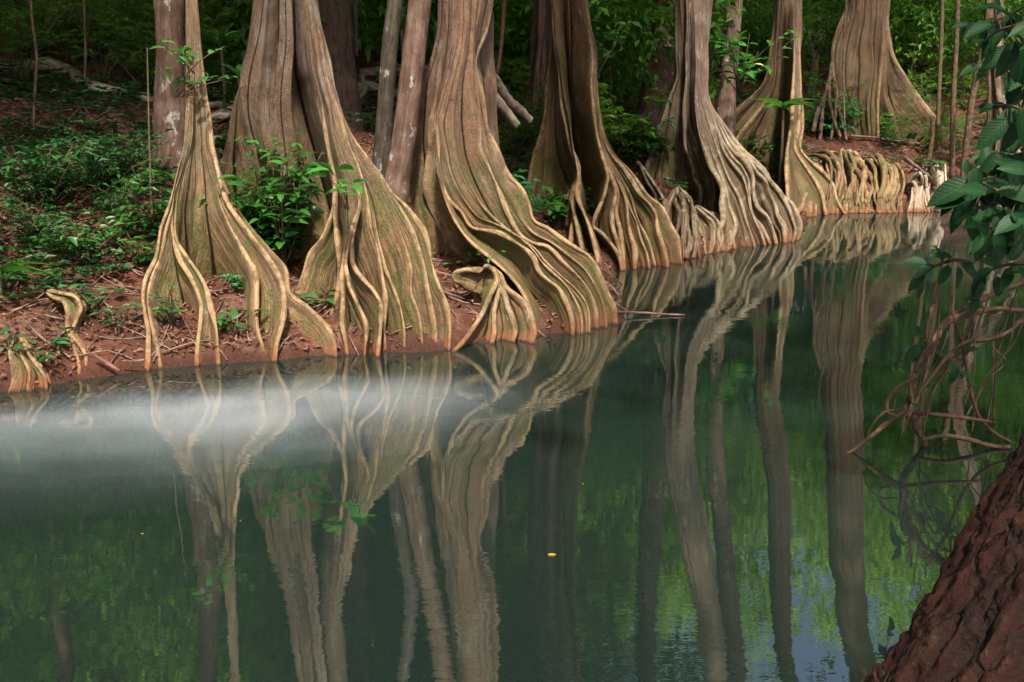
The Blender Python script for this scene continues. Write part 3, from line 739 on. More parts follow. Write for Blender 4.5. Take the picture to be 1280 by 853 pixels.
# ---- the tree right of the centre, with tall thin plank buttresses
tree('brown tree right of centre with tall thin plank roots around a deep dark hollow', [
    ([(682, -10), (689, 40), (686, 91), (683, 137), (670, 189), (662, 225), (656, 252), (652, 300), (650, 335)], {'Y': 15.3}),
    ([(684, -10), (690, 40), (688, 91), (686, 137), (680, 190), (677, 231), (670, 248), (666, 265), (664, 300), (663, 335)], {'t': .026, 'Y': 15.2}),
    [(688, -10), (691, 40), (696, 91), (702, 137), (711, 183), (720, 212), (720, 222), (711, 241), (702, 260), (695, 274), (694, 288)],
    [(690, -10), (692, 46), (698, 91), (704, 137), (713, 183), (722, 218), (716, 235), (713, 249), (717, 265), (714, 285), (712, 306)],
    ([(691, -10), (693, 46), (699, 91), (706, 137), (715, 183), (724, 219), (719, 238), (717, 255), (722, 285), (725, 300), (727, 313)], {'k': .8}),
    [(692, -10), (695, 46), (701, 91), (708, 137), (717, 183), (725, 222), (723, 247), (729, 265), (738, 287), (745, 309), (749, 332)],
    ([(710, -10), (712, 60), (714, 120), (722, 180), (734, 225), (738, 255), (742, 300), (744, 335)], {'Y': 15.9, 't': .03}),
    [(729, -10), (736, 37), (739, 61), (740, 107), (742, 143), (748, 180), (757, 208), (760, 220), (757, 234), (749, 256), (743, 271), (741, 283), (751, 291), (765, 307), (774, 323), (777, 339)],
    [(730, -10), (737, 37), (740, 61), (741, 107), (743, 143), (749, 180), (759, 209), (764, 222), (769, 238), (766, 265), (766, 285), (771, 303), (775, 320), (780, 338)],
    ([(730, -10), (737, 37), (741, 61), (742, 107), (744, 143), (750, 180), (761, 210), (767, 224), (772, 240), (770, 267), (776, 289), (780, 311), (782, 337)], {'k': .8}),
    [(731, -10), (738, 37), (742, 61), (743, 107), (746, 145), (753, 182), (764, 212), (774, 230), (783, 254), (786, 276), (789, 294), (793, 311), (793, 337)],
    ([(731, -10), (738, 37), (742, 61), (744, 107), (747, 145), (755, 182), (767, 212), (779, 236), (788, 262), (795, 278), (801, 300), (809, 320), (812, 336)], {'t': .026}),
    ([(732, -10), (739, 37), (743, 61), (745, 107), (749, 150), (759, 185), (774, 215), (790, 250), (800, 280), (808, 298), (813, 314), (818, 334)], {'t': .024}),
    [(732, -10), (739, 37), (744, 61), (747, 107), (751, 160), (758, 180), (767, 196), (778, 209), (789, 225), (800, 242), (815, 258), (821, 269), (823, 285), (829, 311), (832, 335)],
    [(733, -10), (740, 37), (745, 61), (748, 107), (753, 160), (761, 180), (771, 196), (785, 211), (798, 230), (811, 247), (824, 258), (830, 268), (837, 283), (846, 297), (850, 314), (852, 331)],
], 15.4, (682, 734), (700, 250, 15.8), M['bark_d'], t=.042, kv=.5, kd=.55, top=above(at(708,-10,15.4),722, 15.8, 13.5), B=[.2,.75,.6,.1,.7,.6,1.3,.1,.6,.7,.62,.7,.72,.45,.62], A=[.8,.5,.25,.3,.4,.5,.5,.25,.25,.25,.2,.2,.2,.2], K=[(.1,.4),(.12,.4),(.12,.35),(.1,.4),(.1,.7),(.9,.9),(1.0,1.0),(.12,1.0),(.12,1.0),(.12,1.2),(.12,1.0),(.12,.8),(.1,.7),(.12,.9),None], seed=4, crown=1.4,
    cores=[[(708, -10, 15.5), (712, 110, 15.6), (722, 200, 15.9), (762, 280, 15.6), (790, 330, 15.6)]], back=4, rb=1.6)
tree('grey trunk behind with a dark root curving down to the left', [
    [(668, -10), (665, 60), (658, 120), (652, 150), (641, 165), (630, 174), (618, 182)],
    [(674, -10), (672, 60), (668, 120), (664, 160), (660, 190), (655, 205)],
    [(690, -10), (690, 60), (690, 120), (692, 170), (694, 205)],
], 17.5, (668, 700), (672, 200, 17.7), M['bark_back'], t=.05, kv=.4, kd=.3, top=above(at(682,-10,17.5),665, 17.7, 14), seed=5, crown=1.4, back=3, rb=1.4)
# ---- pale lichened tree with massed roots
tree('pale lichen-spotted tree whose massed root folds bulge over the water like cloth', [
    ([(844, -10), (845, 60), (846, 97), (838, 123), (827, 155), (817, 185), (805, 220), (798, 260), (795, 300)], {'Y': 18.2}),
    ([(850, -10), (852, 60), (852, 110), (851, 141), (847, 180), (842, 212), (840, 260), (838, 300)], {'Y': 18.3}),
    [(857, -10), (858, 60), (857, 110), (856, 150), (856, 172), (858, 186), (863, 197), (867, 211), (868, 223), (874, 232), (877, 244), (876, 259)],
    ([(862, -10), (863, 60), (862, 110), (866, 165), (876, 190), (886, 208), (890, 220), (894, 240), (890, 262)], {'k': .6, 't': .03}),
    [(868, -10), (869, 60), (868, 110), (873, 165), (884, 195), (890, 212), (898, 225), (903, 237), (901, 256), (902, 276), (897, 292), (905, 315)],
    ([(872, -10), (873, 60), (872, 110), (879, 160), (890, 190), (899, 213), (907, 235), (911, 258), (918, 282), (914, 298), (918, 312)], {'k': .5}),
    ([(876, -10), (876, 60), (875, 105), (884, 145), (893, 175), (903, 200), (915, 227), (925, 244), (930, 258), (934, 276), (940, 295), (944, 310)], {'t': .035}),
    ([(879, -10), (877, 70), (877, 105), (886, 140), (897, 168), (905, 190), (918, 208), (928, 222), (933, 240), (936, 258), (942, 275), (950, 292), (955, 308)], {'t': .03}),
    ([(882, -10), (878, 75), (879, 108), (887, 136), (898, 160), (907, 181), (917, 197), (929, 210), (935, 225), (937, 251), (941, 268), (952, 284), (962, 306)], {'k': .35, 't': .04}),
    [(886, -10), (880, 80), (881, 115), (889, 138), (900, 160), (909, 179), (919, 192), (928, 198), (937, 209), (942, 221), (942, 242), (946, 258), (959, 272), (966, 289), (970, 306)],
    [(888, -10), (882, 80), (883, 120), (892, 140), (903, 160), (914, 180), (925, 194), (936, 203), (946, 216), (957, 226), (963, 242), (970, 258), (972, 270), (979, 284), (980, 304)],
    ([(890, -10), (884, 80), (886, 125), (897, 145), (911, 165), (925, 187), (940, 200), (954, 213), (964, 226), (975, 240), (983, 256), (989, 272), (994, 289), (990, 303)], {'k': .5}),
    [(892, -10), (885, 80), (888, 128), (900, 150), (915, 172), (930, 190), (946, 203), (958, 216), (966, 232), (978, 243), (992, 256), (999, 270), (1002, 282), (997, 301)],
], 18.6, (845, 889), (860, 222, 18.9), M['bark_e'], t=.055, kv=.34, kd=.3, top=above(at(867,-10,18.6),900, 18.9, 15), B=[.35,1.3,.4,.6,.55,.6,.5,.5,.45,.4,.45,.5,.4], K=[(.1,.2),(.8,.35),(.12,.4),(.12,.45),(.1,.3)]+[(.12,.7),(.14,.9),(.12,.6),(.12,.7),(.14,.95),(.12,.7),(.14,.9)]+[None], seed=6, crown=1.6, stria=.012,
    cores=[[(868, -10, 18.7), (866, 110, 18.8), (880, 190, 19.0), (920, 240, 18.8), (950, 290, 19.2)]], back=4, rb=1.5)
stem_tree('brown_tree', 'brown trunk rising just left of the pale lichened tree', [(838, -10), (829, 80), (818, 150), (811, 185)], 21.0, [26, 28, 32, 40], M['bark_slender'], above(at(838,-10,21.0),800, 21.0, 16), crown=1.4, rough=.1)
stem_tree('brown_tree', 'straight brown trunk just right of the pale lichened tree', [(918, -10), (913, 70), (908, 130), (906, 195)], 21.0, [28, 25, 22, 20], M['bark_slender'], above(at(918,-10,21.0),925, 21.0, 16), crown=1.2, rough=.12)
# ---- lumps of root at the water between the two trees
# ---- tan tree with a buttress sweeping left
tree('orange-brown tree with one buttress sweeping low to the left behind strap leaves', [
    ([(968, -10), (966, 40), (963, 70), (955, 104), (941, 121), (923, 137), (910, 152), (898, 172), (888, 210), (880, 260)], {'Y': 24.2}),
    ([(972, -10), (971, 50), (968, 95), (957, 128), (941, 150), (925, 168), (913, 190), (905, 225), (900, 262)], {'Y': 24.3}),
    ([(980, -10), (979, 70), (976, 120), (968, 158), (956, 192), (950, 225), (948, 264)], {'Y': 24.4}),
    [(992, -10), (992, 70), (992, 120), (990, 160), (985, 200), (984, 235), (984, 266)],
    [(1002, -10), (1000, 50), (998, 82), (1000, 130), (997, 165), (994, 186), (1004, 205), (1017, 226), (1027, 248), (1033, 270)],
    ([(1003, -10), (1002, 50), (1000, 82), (1003, 130), (1001, 165), (999, 186), (1010, 200), (1026, 214), (1040, 232), (1045, 249), (1056, 268)], {'k': .5}),
], 24.6, (968, 1003), (975, 195, 24.8), M['bark_f'], t=.06, kv=.5, kd=.4, top=above(at(985,-10,24.6),1000, 24.8, 18), B=[.2,.45,1.3,.3,.2,.5], K=[(.1,.3),(.1,.3),(.2,.3),(.3,.6),(.3,.4),None], seed=8, crown=1.2, stria=.009,
    cores=[[(985, -10, 24.7), (984, 110, 24.9), (985, 190, 25), (1015, 230, 24.2), (1035, 265, 23.5)]], back=4, rb=1.4)
# ---- the great plank tree
tree('huge tan tree with a broad slanting plank buttress on the leaf-strewn bank at right', [
    [(1062, -10), (1058, 10), (1049, 34), (1041, 60), (1039, 75), (1041, 98), (1047, 125), (1052, 150), (1056, 172)],
    ([(1066, -10), (1064, 10), (1058, 40), (1052, 70), (1054, 105), (1060, 135), (1066, 172)], {'k': .15, 't': .02}),
    ([(1074, -10), (1073, 20), (1070, 50), (1068, 80), (1068, 110), (1071, 140), (1075, 172)], {'k': .2, 't': .03}),
    ([(1090, -10), (1090, 40), (1091, 80), (1087, 110), (1083, 140), (1085, 175)], {'k': .8}),
    [(1101, -10), (1101, 40), (1101, 72), (1101, 106), (1098, 140), (1096, 175)],
    ([(1108, -10), (1107, 40), (1108, 72), (1110, 106), (1119, 141), (1130, 175)], {'k': .9}),
    [(1114, -10), (1111, 46), (1115, 70), (1130, 95), (1148, 120), (1165, 143), (1180, 160), (1185, 182)],
], 27.0, (1061, 1115), (1098, 178, 27.3), M['bark_f'], t=.07, kv=.62, kd=.4, top=above(at(1088,-10,27.0),1085, 27.3, 20), B=[.15,1.3,1.3,1.3,.3,1.3,.2], K=[(.1,.1),(.08,.1),(.1,.15),(.4,.5),(.4,.5),(.3,.5),None], seed=9, crown=1.3, stria=.008, back=4, rb=1.5)
# ------------------------------------------------------------------ separate root masses standing in the water
def root_mass(label, crests, Y0, base, mat, **kw):
    """a knee of root: the same loft, with short ridges meeting at a crown"""
    bc = at(*base); org = np.array([bc[0], bc[1], max(gz(bc[0], bc[1]), 0)])
    cs = []
    C, L = [], len(crests)
    me = knee(crests, Y0, org, mat, **kw)
    o = link('root_knee', me, loc=org)
    return tag(o, label, 'tree root', 'root knees at the waterline')
def knee(crests, Y0, org, mat, t=.024, kv=.62, kd=.35, seed=0, stria=.02, depth=.7, back=3, gnd=False):
    sc = Y0 / 10.0
    n = 60
    C = []
    for c in crests:
        P = np.array(c, float)
        Q = resample(catmull(P, 0), n)
        Ye = hit(*P[-1])[1]
        if gnd: Y0 = hit(*P[0])[1] - .30
        s = np.linspace(0, 1, n)
        Y = Y0 + (Ye - Y0) * s ** 1.1
        C.append(np.array([at(a, b, y) for (a, b), y in zip(Q, Y)]))
    C = np.array(C); s = np.linspace(0, 1, n)
    top = C[:, 0].mean(0)
    bl = []
    for k in range(back):
        f = (k + .5) / back
        a = C[-1] * (1 - f) + C[0] * f
        p = a.copy(); p[:, 1] = np.maximum(C[-1][:, 1], C[0][:, 1]) + depth * sc * (.25 + .75 * s) * math.sin(math.pi * (f * .7 + .15))
        p[:, 2] = a[:, 2]
        bl.append(p)
    C = np.concatenate([C, np.array(bl)])
    ext = C[:, -1:, :] + np.linspace(.06, .3, 5)[None, :, None] * np.array([0, 0, -1.0]) * sc
    C = np.concatenate([C, ext], 1); n += 5
    L = len(C)
    wob = noise3(np.stack([C[..., 2] * 5 / sc, np.arange(L)[:, None] * .9 + 0 * C[..., 0], C[..., 0] * 2 / sc + seed], -1))
    C[..., 0] += wob * .05 * sc * np.linspace(.3, 1, n)[None]
    T = unit(np.gradient(C, axis=1))
    cen = np.repeat(C.mean(0)[None], L, 0) + np.array([0, .25 * depth * sc, 0])
    nxt = (np.arange(L) + 1) % L; prv = (np.arange(L) - 1) % L
    mid = .5 * (C + C[nxt]); gap = np.linalg.norm(C[nxt] - C, axis=-1)
    D = cen - mid; dist = np.linalg.norm(D, axis=-1); D[..., 2] *= .3; D = unit(D)
    V = mid + D * np.minimum(kv * gap, .7 * dist)[..., None]
    I = cen - C; I = unit(I - (I * T).sum(-1, keepdims=True) * T)
    Lt = unit(np.cross(-I, T))
    tt = np.minimum(t * sc, .42 * np.minimum(gap, gap[prv]) + .003)
    S_, K_ = 8, 7
    m = 2 * S_ + K_
    arc = np.concatenate([np.zeros((L, 1)), np.cumsum(np.linalg.norm(np.diff(C, axis=1), axis=-1), axis=1)], 1)
    AP, AU, AC = [], [], []
    for i in range(L):
        P = np.zeros((n, m, 3)); cr = np.zeros((n, m)); wall = np.zeros((n, m))
        c, l, o, r_ = C[i], Lt[i], -I[i], tt[i][:, None]
        for sd, Vv in ((-1, V[prv[i]]), (1, V[i])):
            E = c + l * r_ * sd
            dd = np.linalg.norm(Vv - c, axis=-1, keepdims=True)
            Q = .65 * (c - o * .5 * dd + l * sd * r_ * .8) + .35 * .5 * (E + Vv)
            for k in range(S_):
                u = (k + 1) / S_
                col = S_ - 1 - k if sd < 0 else S_ + K_ + k
                P[:, col] = (1 - u) ** 2 * E + 2 * u * (1 - u) * Q + u * u * Vv
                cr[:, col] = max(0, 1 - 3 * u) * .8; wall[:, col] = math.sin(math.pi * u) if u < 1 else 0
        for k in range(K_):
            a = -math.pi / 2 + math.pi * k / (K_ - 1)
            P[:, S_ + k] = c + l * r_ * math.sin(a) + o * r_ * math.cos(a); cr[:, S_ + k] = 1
        lat = np.concatenate([np.zeros((n, 1)), np.cumsum(np.linalg.norm(np.diff(P, axis=1), axis=-1), axis=1)], 1)
        lat = np.abs(lat - lat[:, S_ + 3][:, None])
        nr = unit(np.cross(np.gradient(P, axis=1), np.gradient(P, axis=0)))
        nr *= np.sign((nr[:, S_ + 3] * o).sum(-1).mean()) or 1
        h = fbm(np.stack([lat * 14 / sc + i * 5, arc[i][:, None] * .6 + 0 * lat, 0 * lat + seed], -1), 3) * stria * sc * 1.5
        P = P + nr * (h * wall)[..., None]
        AP.append(P); AU.append(np.stack([lat + i * .4, np.broadcast_to(arc[i][:, None], lat.shape)], -1)); AC.append(cr)
    P = np.concatenate(AP, 1); U = np.concatenate(AU, 1); CR = np.concatenate(AC, 1)
    nr, nc = P.shape[:2]
    i = np.arange(nr - 1)[:, None] * nc; j = np.arange(nc)[None]; jn = (j + 1) % nc
    Fq = np.stack([i + j, i + jn, i + nc + jn, i + nc + j], -1).reshape(-1, 4)
    V_ = np.vstack([P.reshape(-1, 3), P[0].mean(0) + np.array([0, 0, .02 * sc])])
    cap = np.stack([np.full(nc, len(V_) - 1), np.arange(nc), (np.arange(nc) + 1) % nc], 1)[:, ::-1]
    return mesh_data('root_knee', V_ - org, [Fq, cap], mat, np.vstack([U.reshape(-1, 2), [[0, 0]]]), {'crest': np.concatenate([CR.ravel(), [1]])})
root_mass('pale scrolled root knee in the water before the central tree', [
    [(600, 340), (579, 338), (569, 342), (569, 350), (580, 352), (590, 362), (594, 378)],
    [(606, 336), (607, 333), (614, 335), (620, 346), (617, 364), (607, 385), (592, 411), (566, 440)],
    [(610, 337), (616, 337), (621, 352), (620, 375), (618, 400), (617, 431)],
    [(612, 336), (619, 339), (626, 356), (636, 378), (642, 400), (640, 428)],
    [(612, 335), (621, 339), (634, 360), (651, 375), (661, 388), (665, 406), (662, 430)],
], 9.4, (615, 340, 9.5), M['bark_a'], seed=11, depth=.45)
root_mass('grey shaggy root knee between the brown tree and the pale lichened tree', [
    [(842, 243), (836, 255), (834, 275), (838, 300), (842, 325)],
    [(847, 235), (846, 250), (847, 275), (850, 300), (853, 324)],
    [(849, 234), (856, 246), (864, 261), (866, 279), (860, 294), (862, 318)],
    [(850, 234), (860, 244), (868, 262), (872, 285), (880, 303), (881, 318)],
], 16.3, (850, 245, 16.4), M['bark_e'], seed=12, stria=.035, t=.012)
root_mass('small hooked mossy root knee behind the brown tree roots', [
    [(797, 205), (801, 211), (803, 225), (806, 245), (812, 256)],
    [(799, 203), (804, 214), (809, 228), (818, 244), (822, 262)],
    [(800, 204), (807, 214), (816, 230), (828, 250), (832, 268)],
], 16.5, (805, 210, 16.6), M['bark_e'], seed=13, t=.014)
root_mass('pointed leaf-shaped root knee standing alone at the waterline', [
    [(888, 268), (883, 280), (886, 298), (890, 318)],
    [(890, 266), (893, 280), (900, 296), (897, 316)],
    [(893, 267), (904, 277), (914, 284), (913, 297), (908, 315)],
], 16.6, (895, 270, 16.9), M['bark_e'], seed=14, t=.014)
root_mass('low bent root knee left of the leaf-shaped one', [
    [(868, 262), (866, 275), (872, 290), (878, 318)],
    [(872, 260), (880, 268), (890, 279), (893, 295), (888, 317)],
    [(875, 259), (884, 265), (897, 277), (903, 296), (900, 315)],
], 16.2, (875, 262, 16.4), M['bark_e'], seed=15, t=.014)
root_mass('mossy boulder-like root knee with pale ribs at the foot of the strap plant', [
    [(1030, 200), (1020, 208), (1018, 225), (1022, 248), (1030, 268)],
    [(1040, 190), (1034, 203), (1036, 220), (1042, 245), (1046, 268)],
    [(1052, 187), (1052, 202), (1056, 222), (1058, 245), (1056, 268)],
    [(1062, 188), (1066, 204), (1068, 228), (1068, 248), (1066, 267)],
    [(1068, 190), (1076, 199), (1080, 214), (1078, 240), (1080, 267)],
], 24.0, (1050, 195, 24.2), M['bark_f'], seed=16, t=.016, kv=.95, stria=.02)
root_mass('ribbed tan root knee with a dark red stick lying over it', [
    [(1078, 202), (1080, 215), (1088, 228), (1086, 246), (1086, 267)],
    [(1088, 199), (1094, 212), (1100, 228), (1098, 250), (1100, 267)],
    [(1098, 202), (1107, 213), (1106, 230), (1114, 248), (1113, 267)],
    [(1100, 203), (1111, 215), (1112, 232), (1122, 246), (1127, 266)],
], 23.8, (1094, 205, 24.0), M['bark_f'], seed=17, t=.018, kv=1.0, stria=.02)
root_mass('bleached white broken root stump standing in the water at right', [
    [(1150, 218), (1143, 228), (1138, 245), (1137, 266)],
    [(1158, 212), (1154, 228), (1150, 245), (1148, 266)],
    [(1168, 206), (1164, 225), (1160, 245), (1160, 266)],
    [(1176, 204), (1176, 222), (1171, 242), (1169, 265)],
    [(1180, 205), (1180, 222), (1184, 236), (1176, 250), (1179, 265)],
], 23.3, (1162, 212, 23.4), M['bark_white'], seed=18, t=.012, kv=.5, stria=.035)
root_mass('low brown root foot at the waterline under the orange-brown tree', [
    [(1012, 236), (1003, 250), (998, 262), (990, 270)],
    [(1015, 235), (1014, 248), (1012, 260), (1008, 271)],
    [(1018, 236), (1020, 250), (1020, 262), (1020, 271)],
], 22.6, (1014, 240, 22.8), M['bark_f'], seed=19, t=.016)
root_mass('small curled root knee alone on the red bank at far left', [
    [(58, 366), (66, 372), (80, 378), (84, 392), (82, 408), (92, 430), (98, 468)],
    [(60, 364), (76, 367), (94, 372), (102, 384), (95, 400), (92, 414), (104, 436), (110, 467)],
], 8.9, (75, 375, 9.0), M['bark_a'], seed=20, t=.018, depth=.25, gnd=True)
root_mass('pale fin of root at the water in the far left corner', [
    [(18, 424), (12, 436), (14, 458), (12, 492)],
    [(22, 422), (26, 436), (34, 456), (37, 491)],
    [(24, 422), (34, 436), (48, 462), (60, 488)],
], 8.2, (24, 430, 8.3), M['bark_a'], seed=21, t=.016, depth=.25, gnd=True)
def root_tangle(o, x0, x1, ytop, ybot, Y0, n, seed, mat):
    """flattened roots that fold over a root knee and split into feet at the water (parts of the knee)"""
    r = random.Random(seed)
    org = np.array(o.location)
    for k in range(n):
        f = (k + r.uniform(.0, 1.0)) / n
        xb = x0 + (x1 - x0) * f + r.uniform(-3, 3)
        run = r.uniform(10, 34) * (x1 - x0) / 60
        hgt = (ybot - ytop)
        yt = ytop + 9 * (2 * f - 1) ** 2 + hgt * r.choice([0, .05, .12, .3, .45])
        Yb = hit(xb, ybot)[1] + r.uniform(-.15, .02)
        dep = r.uniform(0, .5)
        px = [(xb - run, yt - r.uniform(-3, 3)), (xb - run * .6, yt + r.uniform(-5, 2)), (xb - run * .22, yt + r.uniform(1, 6)), (xb + r.uniform(-1, 4), yt + (ybot - yt) * .45), (xb + r.uniform(-5, 3), yt + (ybot - yt) * .75), (xb, ybot + 5)]
        Ys = [Y0 + dep, Y0 - .25 + dep * .5, Y0 - .55 + dep * .3, Yb + .30 + dep * .3, Yb + .12, Yb]
        g = Geo()
        w = r.uniform(2.0, 4.8) * Y0 / F / 2 * 1.35
        tube(g, [at(a, b, y) - org for (a, b), y in zip(px, Ys)], [w * .7, w, w * 1.2, w * 1.1, w * r.uniform(.6, 1.3), w * .8], 12, seed=seed + k, rough=.3, flat=r.uniform(.8, 2.0), samples=56)
        for q in range(r.choice([0, 1, 1, 2])):
            p2 = [px[3], ((px[4][0] + px[3][0]) / 2 + r.uniform(-8, 8), px[4][1]), (xb + r.uniform(-9, 9), ybot + 5)]
            tube(g, [at(a, b, y) - org for (a, b), y in zip(p2, Ys[3:])], [w * .8, w * .7, w * .45], 9, seed=seed + k + 50 + q, rough=.3, samples=26)
        me = g.data('root', mat)
        a_ = me.attributes.new('crest', 'FLOAT', 'POINT'); a_.data.foreach_set('value', np.full(len(me.vertices), r.uniform(0, .6), np.float32))
        link('root', me, o)
for o in list(COL.objects):
    lb = o.get('label', '')
    if lb.startswith('mossy boulder-like'): root_tangle(o, 1016, 1080, 190, 266, 24.0, 18, 3, M['bark_f'])
    if lb.startswith('ribbed tan root'): root_tangle(o, 1080, 1127, 200, 266, 23.8, 14, 4, M['bark_b'])
    if lb.startswith('bleached white'): root_tangle(o, 1143, 1178, 212, 265, 23.3, 7, 5, M['bark_white'])
    if lb.startswith('grey shaggy'): root_tangle(o, 842, 868, 238, 320, 16.3, 7, 6, M['bark_e'])
# ------------------------------------------------------------------ fallen logs, sticks and lone roots
def log(name, label, px, Y, w, mat, cat='log', group=None, n=12, rough=.25, lift=0.0, samples=None):
    if Y == 'g':
        hy = np.array([hit(a, b + 2)[1] for a, b in px])
        Ys = np.minimum(float(np.median(hy)) * .6 + .4 * hy, hy) - .10
    else: Ys = np.linspace(Y[0], Y[1], len(px)) if isinstance(Y, tuple) else [Y] * len(px)
    pts = np.array([at(a, b, y) for (a, b), y in zip(px, Ys)])
    if name == 'fallen_log': LOGPTS.extend(resample(pts, 12, 3))
    ws = [q * y / F / 2 for q, y in zip(np.interp(np.linspace(0, 1, len(px)), np.linspace(0, 1, len(w)), w), Ys)]
    org = pts[len(pts) // 2]
    g = Geo(); tube(g, pts - org, ws, n, seed=px[0][0] * .1, rough=rough, samples=samples or len(px) * 9)
    return tag(link(name, g.data(name, mat), loc=org), label, cat, group)
log('fallen_log', 'pale weathered log lying highest on the left slope', [(-20, 92), (25, 84), (60, 82), (88, 92), (102, 103)], 'g', [15, 17, 18, 14], M['log_pale'])
log('fallen_log', 'mossy pale log ending behind the slim left tree', [(108, 106), (135, 115), (165, 122), (212, 128)], 'g', [16, 18, 16], M['log_pale'])
log('fallen_log', 'thin dark log crossing above the mossy pale log', [(0, 100), (60, 106), (120, 104), (200, 118)], 'g', [5, 6, 6], M['log_red'])
log('fallen_log', 'smooth grey log end between the slim left tree and the broad trunk', [(258, 116), (280, 118), (300, 122)], 'g', [12, 13, 13], M['log_pale'])
log('fallen_log', 'bent grey log below the smooth one between left trunks', [(258, 132), (285, 132), (296, 136), (280, 144), (262, 150)], 'g', [8, 11, 13, 15], M['log_pale'])
log('fallen_log', 'lowest short grey log showing behind the broad trunk', [(262, 176), (285, 177), (300, 180)], 'g', [12, 13], M['log_grey'])
log('fallen_log', 'mossy log lying behind the dark spotted trunk', [(428, 150), (455, 150), (500, 152), (530, 150)], 'g', [17, 20, 18], M['log_moss'])
log('fallen_log', 'grey twisted log heaped above the mossy log', [(420, 105), (440, 112), (460, 108), (478, 118), (500, 116)], 'g', [8, 14, 16, 10], M['log_pale'])
log('fallen_log', 'forked pale root on the heap behind the broad trunk', [(424, 124), (446, 122), (456, 112), (452, 98), (450, 92)], 'g', [9, 9, 6, 4], M['log_pale'])
log('fallen_log', 'reddish log at the bottom of the heap behind the trunk', [(425, 133), (445, 134), (470, 138)], 'g', [9, 8, 6], M['log_red'])
log('fallen_log', 'horizontal grey log high behind the spotted trunk', [(450, 92), (500, 88), (545, 86)], 'g', [10, 12, 11], M['log_pale'])
log('fallen_log', 'short brown log on the slope between the brown trees', [(765, 172), (778, 170), (790, 166)], 'g', [5, 7, 7], M['log_red'])
log('fallen_log', 'leaning dead stump behind the orange-brown tree', [(1020, 70), (1018, 90), (1012, 118)], 'g', [9, 10, 11], M['log_grey'])
log('fallen_log', 'dark log crossing the slope between central tree and grey trunk', [(600, 106), (625, 104), (650, 110), (668, 118)], 'g', [9, 12, 12], M['log_red'])
log('lone_root', 'pale forked root dropping from behind the central tree', [(606, 60), (609, 95), (614, 118), (628, 136), (646, 158)], (12.2, 12.6), [16, 18, 15, 11], M['log_grey'], 'tree root')
log('lone_root', 'curved grey root beside the pale forked one', [(612, 92), (626, 112), (640, 130), (652, 140), (662, 152)], (12.9, 13.2), [13, 12, 11], M['log_grey'], 'tree root')
log('lone_root', 'winding thin root crossing the left slope', [(30, 156), (60, 160), (90, 168), (112, 180), (120, 190)], 'g', [4, 6, 5], M['vine'], 'tree root')
log('lone_root', 'second winding root lower on the left slope', [(0, 236), (30, 234), (70, 224), (100, 216)], 'g', [5, 6, 4], M['log_moss'], 'tree root')
log('lone_root', 'bleached pink root end lying on the red bank', [(968, 242), (976, 232), (984, 224), (990, 220)], 'g', [8, 9, 7], M['bark_white'], 'tree root')
log('stick', 'dark red stick propped on the ribbed tan root knee', [(1070, 211), (1078, 225), (1088, 238), (1097, 249)], 22.6, [6, 7, 6], M['log_red'], 'stick')
log('stick', 'pale stick lying on the mud by the left waterline', [(151, 451), (165, 452), (180, 450)], 'g', [2.5, 3, 2.5], M['twig'], 'stick')
log('stick', 'dark stick slanting to the water at left', [(118, 444), (132, 453), (150, 464)], 'g', [5, 5, 3], M['log_red'], 'stick')
log('stick', 'thin straight pale stick leaning on the bank at far left', [(26, 396), (50, 420), (88, 447)], 'g', [2, 2.5, 2], M['twig'], 'stick')
log('stick', 'dark broken branch rising at the left edge of the bank', [(-10, 415), (10, 400), (30, 385), (42, 378)], 8.4, [9, 8, 5], M['log_red'], 'stick')
log('stick', 'twig floating on the river below the central tree', [(772, 390), (800, 391), (830, 393), (856, 394)], 10.3, [2.5, 3, 2.5], M['twig'], 'stick')
log('stick', 'long pale stick lying across the leafy bank under the huge tan tree', [(1062, 170), (1090, 172), (1125, 178), (1150, 180)], 'g', [3, 3.5, 3], M['twig'], 'stick')
log('stick', 'stick slanting over the root knees to the bleached stump', [(1130, 196), (1150, 212), (1172, 230), (1182, 242)], 22.9, [4, 4, 3], M['twig'], 'stick')
# aerial roots hanging beside the great plank tree
for k, (a, b) in enumerate([([(1042, 66), (1036, 110), (1042, 150), (1050, 172)], 5), ([(1040, 90), (1030, 125), (1026, 160), (1024, 178)], 5), ([(1044, 100), (1050, 140), (1058, 176)], 4), ([(1034, 112), (1022, 140), (1016, 165)], 6), ([(1046, 110), (1044, 145), (1038, 176)], 4)]):
    log('aerial_root', 'pale aerial root dropping to the bank beside the huge tan tree', a, 26.2, [b * .7, b, b], M['twig'], 'tree root', 'aerial roots beside the huge tree', n=7)
# ------------------------------------------------------------------ forest behind: trees, treelets, shrubs (copies share mesh data)
def copy_thing(src, loc, rz, sc, label=None, group=None):
    r = src.copy(); COL.objects.link(r)
    r.location = [float(c) for c in loc]; r.rotation_euler = (0, 0, rz); r.scale = (sc, sc, sc)
    if label: r['label'] = label
    if group: r['group'] = group
    for ch in list(src.children):
        c = ch.copy(); COL.objects.link(c); c.parent = r
    return r
def forest_proto(k):
    r = random.Random(100 + k)
    h = [9.0, 11.0, 7.5][k]
    g = Geo()
    a = r.uniform(-.5, .5)
    tube(g, [(0, 0, -.4), (.05 * a, 0, .3), (a * .6, .2, h * .5), (a, .1, h)], [.26, .19, .15, .08], 10, seed=k, rough=.12, samples=40)
    o = empty('forest_tree', (0, 0, 0), 'brown trunked forest tree standing in the dim wood behind the river trees', 'tree', 'trees in the wood behind')
    link('trunk', g.data('trunk', M['bark_back']), o)
    add_crown(o, np.array([a, .1, h]), 1.25, 3, .06, M['bark_back'])
    c = link('crown', CROWNS[(k + 1) % 3], o); c.location = (a * .8, .3, h * .78); c.scale = (.9,) * 3
    return o
